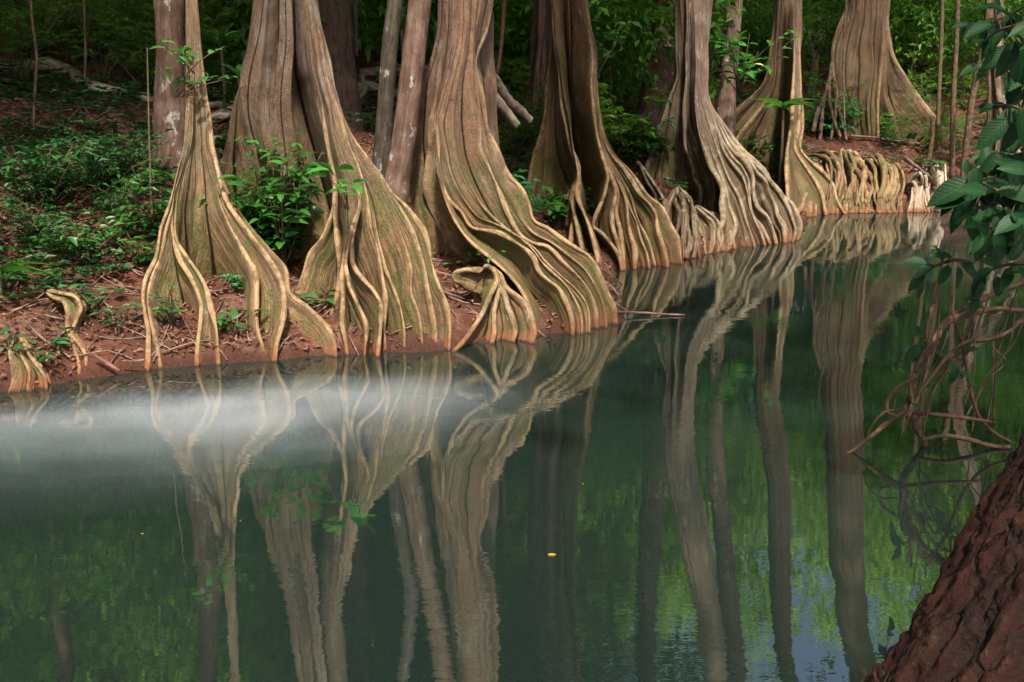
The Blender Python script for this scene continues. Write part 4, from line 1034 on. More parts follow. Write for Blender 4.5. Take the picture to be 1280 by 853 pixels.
def treelet_proto(k):
    r = random.Random(200 + k)
    h = [3.2, 4.4, 2.4][k]
    g = Geo(); a = r.uniform(-.4, .4)
    tube(g, [(0, 0, -.2), (a * .4, .05, h * .4), (a, -.05, h)], [.035, .028, .012], 7, seed=k, rough=.1, samples=16)
    o = empty('young_tree', (0, 0, 0), 'thin young tree with loose green leaves among the trees of the wood behind', 'tree', 'young trees in the wood behind')
    link('trunk', g.data('trunk', M['stem']), o)
    c = link('crown', LOWCROWNS[k], o); c.location = (a, 0, h * .8); c.scale = (1, 1, h / 3.2)
    return o
FP = [forest_proto(k) for k in range(3)]
TP = [treelet_proto(k) for k in range(3)]
used = {}
def place(protos, n, yr, spread, dmin, label=None, scr=(.8, 1.25), seed=0, minsep=1.0, xoff=0.0, excl=None):
    r = random.Random(seed); pts = []
    tries = 0
    while len(pts) < n and tries < n * 60:
        tries += 1
        y = yr[0] + (yr[1] - yr[0]) * r.random() ** 1.2
        x = xoff + y * r.uniform(-spread, spread)
        d = float(sdist(np.array([x]), np.array([y]))[0])
        if d < dmin: continue
        if any((x - a) ** 2 + (y - b) ** 2 < minsep ** 2 for a, b in pts): continue
        if excl and excl(x, y): continue
        if dmin < 3.3 and any(abs(x - p_[0] * y / p_[1]) < .42 and p_[1] - 3.2 < y < p_[1] + .3 for p_ in LOGPTS): continue
        pts.append((x, y))
        p = protos[r.randrange(len(protos))]
        z = gz(x, y) - .03
        sc = r.uniform(*scr); rz = r.uniform(0, 6.28)
        if id(p) not in used:
            used[id(p)] = 1; p.location = (x, y, z); p.rotation_euler = (0, 0, rz); p.scale = (sc,) * 3
        else: copy_thing(p, (x, y, z), rz, sc)
place(FP, 80, (20, 80), .70, 6.5, seed=5, minsep=3.4, excl=lambda x, y: x > .12 * y and y < 42)
for x_, y_, k_, sc_ in [(-7.9, 9.6, 0, 1.0), (-9.5, 8.2, 2, 1.3)]:  # unseen left-bank trees added to shade the slope; copied label says wood behind
    copy_thing(FP[k_], (x_, y_, gz(x_, y_) - .05), x_ * 3, sc_)
place(TP, 150, (15, 60), .66, 3.8, seed=6, minsep=1.2, scr=(.75, 1.35), excl=lambda x, y: (y < 17 and x < 1) or (x > 4 and y < 29.5))
SH = []
for k, sd in enumerate(UNDER):
    lab, grp = (('leafy understory shrub with feathery green leaves on the forest slope', 'understory shrubs on the slope') if k < 4 else ('low dark green undergrowth plant on the forest slope', 'low dark plants on the slope'))
    SH.append(plant('understory_shrub' if k < 4 else 'undergrowth_plant', sd, (0, 0, 0), lab, 'shrub' if k < 4 else 'plant', grp))
place(SH[:4], 200, (11, 36), .62, 2.9, seed=8, minsep=.55, scr=(.6, 1.25), excl=lambda x, y: y < 15.2 and x < 1 and (x > -3.2 or y < 13.5))
place(SH[4:], 46, (8.5, 16), .55, 1.5, seed=9, minsep=.5, scr=(.4, .85), excl=lambda x, y: (x > -2.9 and y < 15) or (11.0 < y < 16 and random.Random(int(x * 50)).random() < .7))
place(SH[4:], 40, (18, 32), .6, 2.0, seed=12, minsep=.6, scr=(.6, 1.2))
place(SH[:4], 30, (13.5, 20), .16, 3.4, seed=15, minsep=.7, scr=(.6, 1.15), xoff=-6.2)
place(SH[:4], 56, (25, 38), .14, 3.0, seed=13, minsep=.7, scr=(.5, 1.2), xoff=12.0)
# ------------------------------------------------------------------ plants near the water, each where the photo has it
def near_shrub(px, py, Y, hpx, seed, label, leafpx=22, mat='leaf_shrub', nst=7, nl=8, spread=.55, kind='full', wr=.4, cat='shrub', name='leafy_shrub', pinnate=False, sit=True, group=None):
    h = hpx * Y / F
    p = at(px, py, Y)
    if sit:
        q = hit(px, py)
        if abs(q[1] - Y) < 1.6: p = q
        p[2] = min(p[2], gz(p[0], p[1]))
    sd = shrub_data('s', h, nst, nl, leafpx * Y / F, seed, (M['stem'], M[mat]), spread * h, kind, wr, pinnate)
    return plant(name, sd, p, label, cat, group, rz=0)
near_shrub(350, 345, 8.9, 185, 1, 'glossy leafy shrub growing between the slim left tree and the broad trunk', 25, nst=22, nl=15, spread=.42)
near_shrub(322, 335, 9.0, 165, 2, 'second glossy shrub behind, left part of the leaves before the broad trunk', 23, nst=16, nl=13, spread=.40)
near_shrub(434, 262, 8.5, 62, 3, 'big-leaved sprig with one yellow leaf in front of the fanned roots', 33, mat='leaf_bright', nst=3, nl=4, spread=.7, sit=False)
near_shrub(690, 285, 14.6, 50, 4, 'small dark leafy plant between the legs of the brown tree', 18, mat='leaf_shrub', nst=7, nl=6)
near_shrub(735, 268, 14.9, 38, 5, 'tiny leafy seedling in the dark hollow of the brown tree', 15, nst=3, nl=4)
near_shrub(792, 215, 17.0, 66, 6, 'feathery green shrub left of the pale lichened tree', 15, mat='leaf_shrub', nst=10, nl=7, spread=.75, pinnate=True, kind='lite')
near_shrub(770, 150, 18.5, 90, 7, 'tall feathery shrub higher up behind the brown tree', 14, mat='leaf_forest', nst=10, nl=7, spread=.6, pinnate=True, kind='lite')
near_shrub(648, 240, 13.5, 62, 8, 'light green fern behind the outer root of the central tree', 13, mat='leaf_fern', nst=9, nl=7, spread=.65, pinnate=True, kind='lite', wr=.3, cat='fern', name='fern')
near_shrub(1105, 178, 25.6, 46, 9, 'sapling with a few bright leaves before the huge tan tree', 20, mat='leaf_bright', nst=3, nl=5, spread=.5)
near_shrub(1160, 210, 23.4, 44, 10, 'small grey-green bush at the corner of the huge tan tree', 17, mat='leaf_dark', nst=7, nl=7, spread=.5)
near_shrub(988, 222, 22.6, 48, 11, 'thin leafy plant right of the pale lichened tree roots', 11, mat='leaf_shrub', nst=7, nl=7, spread=.5, pinnate=True, kind='lite')
near_shrub(1040, 130, 26.5, 42, 12, 'grey-green bush left of the huge tan tree', 14, mat='leaf_fern', nst=8, nl=7, spread=.7, pinnate=True, kind='lite')
near_shrub(150, 250, 10.2, 78, 13, 'dark feathery shrub on the left slope before the fallen log', 14, mat='leaf_dark', nst=12, nl=8, spread=.9, pinnate=True, kind='lite')
near_shrub(60, 262, 9.9, 80, 14, 'dark spreading shrub at far left of the slope', 14, mat='leaf_dark', nst=12, nl=8, spread=.9, pinnate=True, kind='lite')
near_shrub(196, 300, 9.2, 95, 15, 'thin leafy sapling just left of the slim left tree', 15, mat='leaf_shrub', nst=6, nl=8, spread=.5, pinnate=True, kind='lite')
near_shrub(110, 335, 9.2, 60, 16, 'low leafy plant on the red bank above the curled root', 15, mat='leaf_shrub', nst=8, nl=6, spread=.9)
near_shrub(175, 335, 8.9, 52, 17, 'low broad-leaved plant on the red bank beside the left tree', 15, mat='leaf_shrub', nst=7, nl=6, spread=.9)
near_shrub(118, 395, 8.75, 40, 18, 'round-leaved plant on the red bank right of the curled root', 15, mat='leaf_dark', nst=6, nl=5, spread=.9)
near_shrub(148, 415, 8.6, 32, 19, 'small round-leaved plant lower on the red bank', 13, mat='leaf_dark', nst=5, nl=5, spread=.9)
near_shrub(216, 410, 8.5, 62, 20, 'wiry plant between the feet of the slim left tree', 13, mat='leaf_shrub', nst=9, nl=5, spread=.45)
near_shrub(292, 422, 8.55, 32, 21, 'dark round-leaved plant at the mud between two left roots', 17, mat='leaf_dark', nst=5, nl=4, spread=1.0)
near_shrub(306, 365, 8.9, 26, 22, 'small pale fern between the legs of the slim left tree', 9, mat='leaf_fern', nst=6, nl=5, spread=1.0, pinnate=True, kind='lite', cat='fern', name='fern')
near_shrub(80, 442, 8.45, 22, 23, 'small dark plant low on the bank at far left', 14, mat='leaf_dark', nst=5, nl=4, spread=1.1)
near_shrub(14, 455, 8.3, 36, 24, 'dark leafy plant behind the pale fin of root', 14, mat='leaf_dark', nst=5, nl=5, spread=.9)
near_shrub(60, 462, 8.2, 18, 38, 'lowest dark plant at the waterline at far left', 13, mat='leaf_dark', nst=4, nl=4, spread=1.1)
near_shrub(402, 395, 8.9, 30, 25, 'dark plant tucked left of the fanned roots', 17, mat='leaf_dark', nst=4, nl=4, spread=.9)
near_shrub(466, 358, 8.75, 40, 26, 'tiny seedling standing in a fold of the fanned roots', 8, mat='leaf_shrub', nst=3, nl=5, spread=.4)
near_shrub(500, 348, 8.6, 16, 27, 'tiny pale fern on the fanned root curtain', 7, mat='leaf_fern', nst=5, nl=4, spread=1.0, pinnate=True, kind='lite', cat='fern', name='fern')
near_shrub(578, 345, 9.35, 32, 28, 'seedling with three leaves above the scrolled root', 12, mat='leaf_bright', nst=3, nl=3, spread=.8)
near_shrub(610, 330, 9.3, 18, 29, 'tiny bright seedling on the ribbed central root', 9, mat='leaf_bright', nst=3, nl=3, spread=1.0, sit=False)
near_shrub(850, 222, 17.4, 20, 30, 'bright seedling in the leaf heap before the pale lichened tree', 14, mat='leaf_bright', nst=3, nl=3, spread=1.0)
near_shrub(890, 294, 16.2, 20, 31, 'small plant growing among the low root knees', 10, mat='leaf_bright', nst=4, nl=4, spread=.9, sit=False)
near_shrub(985, 306, 17.6, 14, 32, 'little tuft of leaves at the water under the massed roots', 9, mat='leaf_fern', nst=5, nl=4, spread=1.1, sit=False)
near_shrub(880, 190, 20.0, 20, 33, 'small low plant behind the pale lichened tree', 10, nst=4, nl=4, spread=.9)
near_shrub(225, 122, 9.6, 34, 34, 'leaf spray hanging across the slim left trunk', 17, mat='leaf_shrub', nst=5, nl=5, spread=1.7, sit=False)
near_shrub(238, 92, 9.5, 34, 35, 'broad-leaved spray crossing high on the slim left trunk', 18, mat='leaf_bright', nst=5, nl=4, spread=1.5, sit=False)
near_shrub(925, 120, 19.6, 75, 36, 'bright leafy bush hanging across the straight brown trunk', 16, mat='leaf_bright', nst=13, nl=8, spread=.75, sit=False)
near_shrub(745, 100, 15.9, 70, 37, 'leafy spray hanging right of the brown tree trunk', 15, mat='leaf_shrub', nst=8, nl=7, spread=.6, sit=False)
near_shrub(500, 90, 16.5, 60, 39, 'bright low bush lit behind the spotted trunk', 13, mat='leaf_shrub', nst=10, nl=8, spread=.9)
near_shrub(640, 95, 19.0, 60, 40, 'bushy plant in the gap right of the central tree', 14, mat='leaf_shrub', nst=10, nl=8, spread=.8)
def strap_plant(px, py, Y, n, Lpx, wpx, label, seed, mat='leaf_strap', droop=.35, up=.9, stempx=0):
    r = np.random.default_rng(seed)
    p = at(px, py, Y); k = Y / F
    a = r.random(n) * 6.283
    d = np.stack([np.cos(a), np.sin(a), up * (.5 + .8 * r.random(n))], 1)
    g = Geo()
    Ls = Lpx * k * (.7 + .5 * r.random(n))
    leafset(g, np.zeros((n, 3)), d, np.array([0, 0, 1.0]) - d * .5 + r.normal(size=(n, 3)) * .15, Ls, np.full(n, wpx * k), 'full', droop, r.random(n) * .9, .3)
    o = empty('strap_plant', p, label, 'plant')
    link('foliage', g.data('foliage', M[mat]), o)
    gs = Geo(); base = gz(p[0], p[1]) - p[2]
    tube(gs, [(0, 0, min(base, -.05)), (0.02, 0, min(base, -.05) * .5), (0, 0, .02)], [.02 * Y / 10, .014 * Y / 10], 6)
    link('stem', gs.data('stem', M['stem']), o)
strap_plant(276, 62, 13.2, 9, 40, 8, 'palm-like seedling with bright blades right of the slim left trunk', 1, up=1.3)
strap_plant(298, 96, 12.6, 5, 28, 7, 'smaller blade-leaved seedling beside the broad trunk', 2, up=1.2)
strap_plant(502, 40, 15.0, 7, 40, 7, 'upright blade-leaved seedling behind the slender stems', 3, up=1.8)
strap_plant(979, 138, 21.8, 11, 30, 9, 'arching strap-leaved plant hanging against the orange-brown trunk', 4, up=1.1, droop=.8)
strap_plant(-2, 345, 8.4, 9, 42, 8, 'yellow-green strap leaves drooping in at the left edge', 5, up=1.2, droop=1.1)
strap_plant(830, 30, 22.0, 9, 50, 10, 'arching palm leaves behind the pale lichened tree', 6, up=.9, droop=.6)
# thin saplings and hanging vines
def sapling(name, label, px, Y, w, mat, cat='sapling', group=None):
    return log(name, label, px, Y, w, mat, cat, group, n=7, rough=.08)
sapling('sapling', 'thin straight sapling stem right of the huge tan tree', [(1199, -60), (1196, 40), (1192, 120), (1190, 225)], 22.2, [5, 6, 7], M['vine'])
sapling('sapling', 'dark thin sapling standing behind the straight one', [(1179, -60), (1177, 40), (1174, 110), (1172, 160)], 24.5, [4, 5, 5], M['stem'])
sapling('sapling', 'short broken sapling stem at the tip of the tan buttress', [(1166, 145), (1165, 175), (1160, 205)], 25.0, [5, 6], M['vine'])
sapling('sapling', 'slender stem leaning left beside the right tree', [(1238, -40), (1232, 50), (1218, 110), (1207, 190), (1203, 228)], 21.5, [8, 9, 8, 7], M['vine'])
sapling('hanging_vine', 'red-brown vine hanging right of the central trunk', [(633, -60), (629, 20), (625, 70), (618, 112)], 13.5, [5, 5, 5, 4], M['vine_red'], 'vine')
sapling('sapling', 'thin brown stem rising at far left of the wood', [(36, -40), (41, 30), (46, 70), (44, 110), (42, 160)], 11.5, [3, 3.5, 4], M['vine'])
sapling('sapling', 'thin pale stem in the leaves left of the slim tree', [(103, -40), (106, 30), (107, 75), (106, 100)], 12.5, [2.5, 3, 3], M['vine'])
sapling('sapling', 'thin dark upright stem before the left shrubs', [(184, 60), (186, 150), (188, 220), (190, 270)], 9.6, [2, 2.5, 3], M['stem'])
sapling('sapling', 'thin straight stem behind the gap of the spotted trunks', [(432, -40), (436, 30), (438, 60), (441, 98)], 15.0, [3, 3, 3], M['vine'])
sapling('sapling', 'dark straight sapling behind the slender stems', [(443, -60), (444, 30), (445, 70)], 16.5, [5, 6, 6], M['bark_back'])
sapling('hanging_vine', 'thin vine rope down the left edge of the huge tan tree', [(1060, -30), (1056, 30), (1054, 90), (1056, 160)], 25.7, [2, 2, 2], M['twig'], 'vine')
# right-hand tree behind the hanging leaves
tree('dark trunk with leaning prop roots behind the hanging leaves at right', [
    [(1238, -10), (1238, 60), (1236, 130), (1234, 190), (1230, 225)],
    ([(1246, -10), (1246, 60), (1246, 130), (1245, 190), (1246, 226)], {'k': .5}),
    [(1254, -10), (1254, 60), (1257, 130), (1262, 190), (1268, 228)],
], 23.8, (1237, 1255), (1247, 215, 24.1), M['bark_b'], t=.05, kv=.4, kd=.3, top=above(at(1246,-10,23.8),1262, 24.1, 17), seed=31, crown=1.1, back=3, rb=1.4)
for k, (a, lab) in enumerate([([(1248, 60), (1262, 100), (1274, 125), (1292, 160)], 'pale prop root slanting right from the dark trunk at right'), ([(1252, 120), (1262, 170), (1270, 225)], 'pale prop root dropping steeply under the dark trunk at right'), ([(1266, 180), (1276, 200), (1284, 232)], 'short prop root lowest at the right edge'), ([(1250, 30), (1246, 90), (1252, 150), (1258, 228)], 'thin prop root close against the dark trunk at right')]):
    log('prop_root', lab, a, 23.0 - .2 * k, [8, 8, 6], M['log_grey'], 'tree root')
# ------------------------------------------------------------------ litter on the ground, twigs, floating leaves
def litter():
    N = 24000
    x = np.concatenate([rng.uniform(-6.5, 1.5, N), rng.uniform(1, 13, N), rng.uniform(-9, 14, N)])
    y = np.concatenate([rng.uniform(7.4, 13, N), rng.uniform(13, 27, N), rng.uniform(11, 27, N)])
    d = sdist(x, y); ok = d > .03
    w = fbm(np.stack([x * 1.1, y * 1.1, x * 0], -1), 2)
    ok &= (w + rng.normal(size=len(x)) * .25) > -.12
    x, y = x[ok], y[ok]
    z = ground(x, y) + .008 + .02 * rng.random(len(x))
    n = len(x); a = rng.random(n) * 6.283
    g = Geo()
    L = rng.uniform(.025, .085, n) * (1 + (y - 8) * .02)
    leafset(g, np.stack([x, y, z], 1), np.stack([np.cos(a), np.sin(a), rng.normal(size=n) * .25 + .12], 1), np.array([0, 0, 1.0]) + rng.normal(size=(n, 3)) * .35, L, L * rng.uniform(.3, .55, n), 'lite', rng.uniform(.1, .2), rng.random(n), .4)
    tag(link('leaf_litter', g.data('leaf_litter', M['litter'], smooth=False)), 'dry brown and pink fallen leaves over the red soil', 'leaf litter', kind='stuff')
    g = Geo()
    for k in range(1300):
        if k < 750: x, y = rng.uniform(-6, 1.2), rng.uniform(7.6, 13)
        else: x, y = rng.uniform(1, 12), rng.uniform(14, 27)
        if float(sdist(np.array([x]), np.array([y]))[0]) < .02: continue
        L = rng.uniform(.15, .7); a = rng.random() * 6.283
        P = []
        for s in (-.5, 0, .5):
            xx, yy = x + math.cos(a) * L * s, y + math.sin(a) * L * s + (rng.normal() * .05 if s == 0 else 0)
            P.append((xx, yy, gz(xx, yy) + .015 + .03 * rng.random()))
        tube(g, P, rng.uniform(.003, .009) * (1 + (y - 8) * .04), 5, samples=5, tint=rng.random())
    tag(link('fallen_twigs', g.data('fallen_twigs', M['twig'])), 'thin dead twigs scattered over the red soil', 'twigs', kind='stuff')
    # ground cover seedlings
    g = Geo(); n = 2600
    x = np.concatenate([rng.uniform(-7, -2.5, n), rng.uniform(-2.5, 13, n * 2)]); y = np.concatenate([rng.uniform(8.0, 14, n), rng.uniform(11, 28, n * 2)])
    d = sdist(x, y)
    w = fbm(np.stack([x * .8 + 4, y * .8, x * 0 + 3], -1), 2)
    ok = (d > .35) & (w + .10 * d - .12 + rng.normal(size=len(x)) * .12 > .08)
    x, y = x[ok], y[ok]; n = len(x); z = ground(x, y)
    h = rng.uniform(.04, .22, n)
    k = 5
    a = rng.random((n, k)) * 6.283
    P = np.repeat(np.stack([x, y, z + h], 1)[:, None], k, 1)
    D = np.stack([np.cos(a), np.sin(a), .2 + .3 * rng.random((n, k))], -1)
    P = P + D * .01
    L = rng.uniform(.05, .12, (n, k)) * (1 + .02 * (y - 8))[:, None]
    leafset(g, P.reshape(-1, 3), D.reshape(-1, 3), np.array([0, 0, 1.0]) + rng.normal(size=(n * k, 3)) * .25, L.ravel(), L.ravel() * .5, 'lite', .25, rng.random(n * k) * .9, .2)
    tag(link('ground_seedlings', g.data('ground_seedlings', M['leaf_dark'], smooth=False)), 'small green seedlings covering the shaded forest floor', 'seedlings', kind='stuff')
litter()
g = Geo()
p = at(830, 243, 16.6); p[2] = gz(p[0], p[1]) + .06
tube(g, [(-.10, 0, 0), (-.08, 0, .01), (0, 0, .02), (.08, 0, .02), (.11, .01, .01)], [.01, .07, .095, .075, .012], 14, rough=.06, samples=16)
tag(link('fallen_nut', g.data('fallen_nut', M['litter']), loc=p), 'round pinkish nut husk lying on the leaf heap', 'nut')
FL = [(685, 694, 11, 0, 'small bright yellow leaf floating on the open water below the central tree'), (176, 668, 4, .3, 'tiny orange leaf floating in the left part of the river'), (508, 718, 7, 1.0, 'yellow leaf on the mud beside the fanned root'), (300, 652, 3, 1.4, 'tiny pale leaf floating under the slim tree reflection'), (728, 606, 3, .9, 'tiny orange leaf floating in the middle of the river'), (1012, 308, 3, .2, 'tiny yellow leaf floating near the massed roots')]
for px, py, w, a, lab in FL:
    if py == 718:
        p = hit(508, 414); p[2] += .02
    else: p = onwater(px, py) + np.array([0, 0, .003])
    k = max(p[1], 1) / F * w
    g = Geo(); leafset(g, [(0, 0, 0)], [(math.cos(a), math.sin(a), 0)], [(0, 0, 1)], k, k * .6, 'full', .0, .4, .03)
    tag(link('floating_leaf', g.data('floating_leaf', M['yellow']), loc=p), lab, 'leaf')
# ------------------------------------------------------------------ vine tangle at right, rooted in the water
VY = float(onwater(1160, 558)[1])
def vine(label, px, w, mat='vine', Y=(0, 0), name='vine', cat='vine', **kw):
    return log(name, label, px, (VY + Y[0], VY + Y[1]), w, M[mat], cat, n=9, rough=.16, samples=70, **kw)
vine('thickest twisted vine dropping from the right edge into the water', [(1300, 346), (1280, 354), (1249, 364), (1230, 374), (1213, 381), (1194, 394), (1177, 410), (1161, 436), (1148, 459), (1145, 479), (1136, 508), (1145, 532), (1157, 558)], [7, 8, 9, 10, 9], Y=(.3, 0))
vine('long vine arching from the right edge to a bare tip left on the water', [(1300, 391), (1280, 389), (1236, 387), (1210, 394), (1184, 404), (1164, 430), (1151, 450), (1141, 485), (1131, 513), (1111, 527), (1087, 547), (1058, 568), (1022, 586)], [6, 7, 7, 7, 3], Y=(.2, -.15))
vine('thin vine looping out to the right between the thick ones', [(1300, 385), (1280, 397), (1263, 413), (1230, 426), (1210, 427), (1187, 443), (1164, 472), (1150, 492), (1144, 506)], [4, 5, 5, 4], Y=(0, -.1))
vine('red-brown vine curving down to the right onto the water', [(1190, 385), (1194, 404), (1203, 430), (1207, 450), (1213, 488), (1228, 527), (1247, 544), (1264, 553)], [4, 5, 5, 4], 'vine_red', (.1, -.1))
vine('straight dead branch lying level across the vine tangle', [(1140, 515), (1184, 520), (1223, 525), (1240, 528)], [6, 6, 4], 'vine_red', (-.05, -.1))
vine('dark branch floating at the foot of the vine tangle', [(1152, 550), (1180, 545), (1208, 549), (1242, 558), (1262, 559)], [5, 7, 6], 'vine', (-.05, -.05))
vine('small loop of vine at the left of the tangle', [(1146, 470), (1140, 474), (1121, 486), (1109, 503), (1111, 517), (1120, 520)], [4, 5, 4], 'vine', (-.05, -.1))
vine('second strand twisted round the thickest vine', [(1232, 366), (1205, 392), (1180, 404), (1170, 430), (1150, 452), (1138, 486), (1140, 508), (1134, 522)], [6, 6, 6], 'vine', (.15, -.12))
vine('thin upright stem rising out of the tangle', [(1172, 351), (1166, 384), (1161, 403), (1158, 440)], [4, 4, 4], 'vine_red', (.35, .2))
vine('thin twig slanting from tangle to water on its right', [(1190, 455), (1172, 480), (1158, 520), (1152, 552)], [2.5, 3, 2.5], 'vine', (-.1, -.1))
vine('spreading bare twig at the low tip of the long vine', [(1131, 512), (1105, 516), (1090, 532), (1082, 552)], [3, 3, 2], 'vine_red', (-.15, -.2))
_r = random.Random(77)
for k in range(16):
    xa, ya = _r.uniform(1150, 1290), _r.uniform(345, 430)
    xb, yb = xa - _r.uniform(15, 75), _r.uniform(470, 552)
    if xb < 1105: xb = 1105 + _r.uniform(0, 25)
    o = log('vine', 'thin brown twig hanging down through the vine tangle to the water', [(xa, ya), ((xa * .7 + xb * .3) + _r.uniform(-14, 14), ya * .65 + yb * .35), ((xa * .3 + xb * .7) + _r.uniform(-14, 14), ya * .3 + yb * .7), (xb, yb)], (VY + _r.uniform(-.1, .5), VY + _r.uniform(-.15, .15)), [_r.uniform(1.5, 3), 2.5, 1.5], M['vine'], 'vine', 'thin twigs hanging in the vine tangle', n=6, rough=.15, samples=44)
# ------------------------------------------------------------------ leafy branch hanging in from the right, close to the camera
def leafy_branch(label, stem, Y, leaves, mat='leaf_front', w=3):
    Ys = np.linspace(Y[0], Y[1], len(stem))
    P = np.array([at(a, b, y) for (a, b), y in zip(stem, Ys)])
    o = empty('leafy_branch', P[0], label, 'branch')
    g = Geo(); tube(g, P - P[0], [w * Y[0] / F, w * .35 * Y[1] / F], 7, samples=24)
    gl = Geo(); pp, dd, nn, LL = [], [], [], []
    C = resample(catmull(np.array(stem, float), 0), 40)
    for (x, y, ang, L) in leaves:
        i = np.argmin((C[:, 0] - x) ** 2 + (C[:, 1] - y) ** 2)
        Yl = Y[0] + (Y[1] - Y[0]) * i / 39 + random.uniform(-.12, .12)
        b = at(x, y, Yl); s = at(C[i, 0], C[i, 1], Y[0] + (Y[1] - Y[0]) * i / 39)
        tube(g, [s - P[0], (s + b) / 2 - P[0] + np.array([0, 0, .005]), b - P[0]], [.003, .002], 5, samples=5, caps=False)
        a = R(ang)
        d = np.array([math.cos(a), random.uniform(-.5, .15), math.sin(a)])
        pp.append(b - P[0]); dd.append(d); LL.append(L * Yl / F * 1.12)
        nn.append(np.array([random.uniform(-.4, .4), random.uniform(-1.1, -.25), random.uniform(.45, 1.0)]))
    LL = np.array(LL)
    leafset(gl, pp, dd, nn, LL, LL * rng.uniform(.42, .55, len(LL)), 'full', .22, rng.random(len(LL)), .22)
    link('stem', g.data('stem', M['stem']), o); link('foliage', gl.data('foliage', M[mat]), o)
leafy_branch('uppermost dark leaves hanging in at the top right corner', [(1300, 10), (1275, 30), (1245, 40), (1225, 60)], (4.4, 4.8), [
    (1262, 22, 150, 36), (1250, 12, 170, 30), (1238, 30, 200, 34), (1255, 38, 230, 36), (1268, 52, 250, 40), (1278, 22, 90, 26), (1246, 20, 100, 24), (1274, 40, 300, 36), (1262, 60, 215, 34), (1235, 52, 180, 26), (1285, 60, 260, 44), (1290, 30, 200, 30)])
leafy_branch('leaf cluster on the right edge level with the prop roots', [(1300, 90), (1275, 95), (1250, 85), (1228, 84)], (4.5, 4.9), [
    (1240, 82, 215, 26), (1248, 80, 320, 24), (1262, 88, 285, 34), (1252, 84, 165, 30), (1275, 92, 250, 36), (1285, 80, 230, 36), (1270, 84, 20, 30), (1226, 84, 195, 24), (1290, 100, 280, 40)])
leafy_branch('middle leaf cluster with long drooping leaves at right', [(1305, 140), (1280, 138), (1262, 132), (1240, 132)], (4.4, 4.8), [
    (1258, 132, 188, 28), (1262, 134, 290, 44), (1275, 136, 275, 40), (1258, 150, 225, 42), (1270, 150, 245, 38), (1285, 142, 200, 30), (1240, 132, 190, 20), (1290, 155, 300, 40), (1266, 128, 60, 22)])
leafy_branch('long low branch of big drooping leaves over the water at right', [(1310, 262), (1280, 255), (1250, 240), (1222, 226), (1206, 224)], (4.3, 4.7), [
    (1220, 210, 265, 30), (1228, 215, 60, 26), (1216, 228, 205, 52), (1206, 250, 190, 34), (1214, 252, 235, 40), (1218, 258, 270, 38), (1216, 262, 300, 34), (1232, 240, 170, 38), (1224, 238, 10, 34), (1246, 240, 350, 40), (1250, 250, 330, 32), (1262, 246, 20, 36), (1256, 262, 200, 34), (1276, 256, 170, 30), (1264, 268, 330, 34), (1238, 258, 225, 36), (1206, 234, 225, 40), (1284, 246, 60, 32), (1280, 272, 200, 38), (1272, 216, 150, 34), (1286, 214, 170, 36)])
leafy_branch('dark sprig with a few pale leaves above the vine tangle', [(1215, 330), (1195, 325), (1170, 332), (1150, 336)], (5.3, 5.6), [
    (1168, 332, 205, 26), (1158, 330, 170, 26), (1155, 340, 235, 28), (1148, 346, 280, 26), (1186, 332, 245, 24), (1196, 334, 285, 26), (1202, 330, 320, 24), (1190, 322, 170, 26), (1178, 328, 110, 20)])
leafy_branch('cluster of dark leaves on the top of the vine tangle', [(1300, 330), (1270, 330), (1245, 335), (1222, 350)], (5.4, 5.7), [
    (1250, 332, 160, 30), (1240, 336, 215, 28), (1230, 345, 235, 26), (1246, 345, 280, 26), (1262, 335, 250, 28), (1262, 326, 60, 24), (1275, 336, 310, 28), (1226, 352, 270, 24), (1228, 368, 200, 18), (1285, 332, 190, 30), (1222, 372, 240, 22)])
leafy_branch('leaves growing low inside the vine tangle', [(1205, 470), (1195, 455), (1170, 440), (1160, 425)], (5.9, 6.1), [
    (1158, 425, 240, 30), (1150, 432, 225, 24), (1188, 452, 290, 24), (1196, 460, 240, 22), (1200, 466, 330, 24), (1148, 420, 120, 18), (1172, 440, 260, 22), (1140, 432, 235, 20), (1203, 440, 20, 20)])
def fine_branch(label, stem, Y, n, seed, lo=13, hi=24, mat='leaf_front'):
    r = random.Random(seed)
    C = resample(catmull(np.array(stem, float), 0), 40)
    lv = []
    for k in range(n):
        i = r.randrange(6, 40)
        a = r.uniform(-150, -20) if r.random() < .75 else r.uniform(0, 360)
        o_ = r.uniform(0, 14)
        lv.append((C[i, 0] + o_ * math.cos(R(a)), C[i, 1] - o_ * math.sin(R(a)), a, r.uniform(lo, hi)))
    leafy_branch(label, stem, Y, lv, mat, 2.2)
fine_branch('fine small-leaved twig hanging behind the top right leaves', [(1310, -20), (1280, 8), (1250, 24), (1215, 30)], (5.4, 5.9), 38, 1)
fine_branch('small-leaved twig drooping past the prop roots at right', [(1310, 60), (1285, 110), (1272, 160), (1262, 200)], (5.6, 6.0), 34, 2)
fine_branch('small-leaved spray at the right edge above the vine tangle', [(1310, 280), (1280, 292), (1250, 296), (1228, 300)], (5.5, 5.9), 40, 3)
fine_branch('thin leafy twig reaching left over the bleached stump', [(1310, 205), (1270, 195), (1235, 190), (1205, 196)], (5.2, 5.6), 30, 4)
fine_branch('broad-leaved twig behind the long low branch at right', [(1310, 232), (1275, 236), (1240, 222), (1200, 236)], (4.9, 5.3), 26, 6, lo=24, hi=38)
fine_branch('drooping broad-leaved twig below the long low branch at right', [(1310, 250), (1280, 268), (1255, 280), (1215, 292)], (4.8, 5.2), 22, 7, lo=22, hi=34)
fine_branch('broad dark leaves filling the right edge beside the prop roots', [(1310, 100), (1290, 140), (1280, 180), (1272, 215)], (4.9, 5.3), 24, 8, lo=22, hi=36)
fine_branch('pale green small-leaved twig in the upper right corner', [(1310, 40), (1290, 55), (1270, 75), (1262, 100)], (6.2, 6.6), 30, 5, mat='leaf_bright')
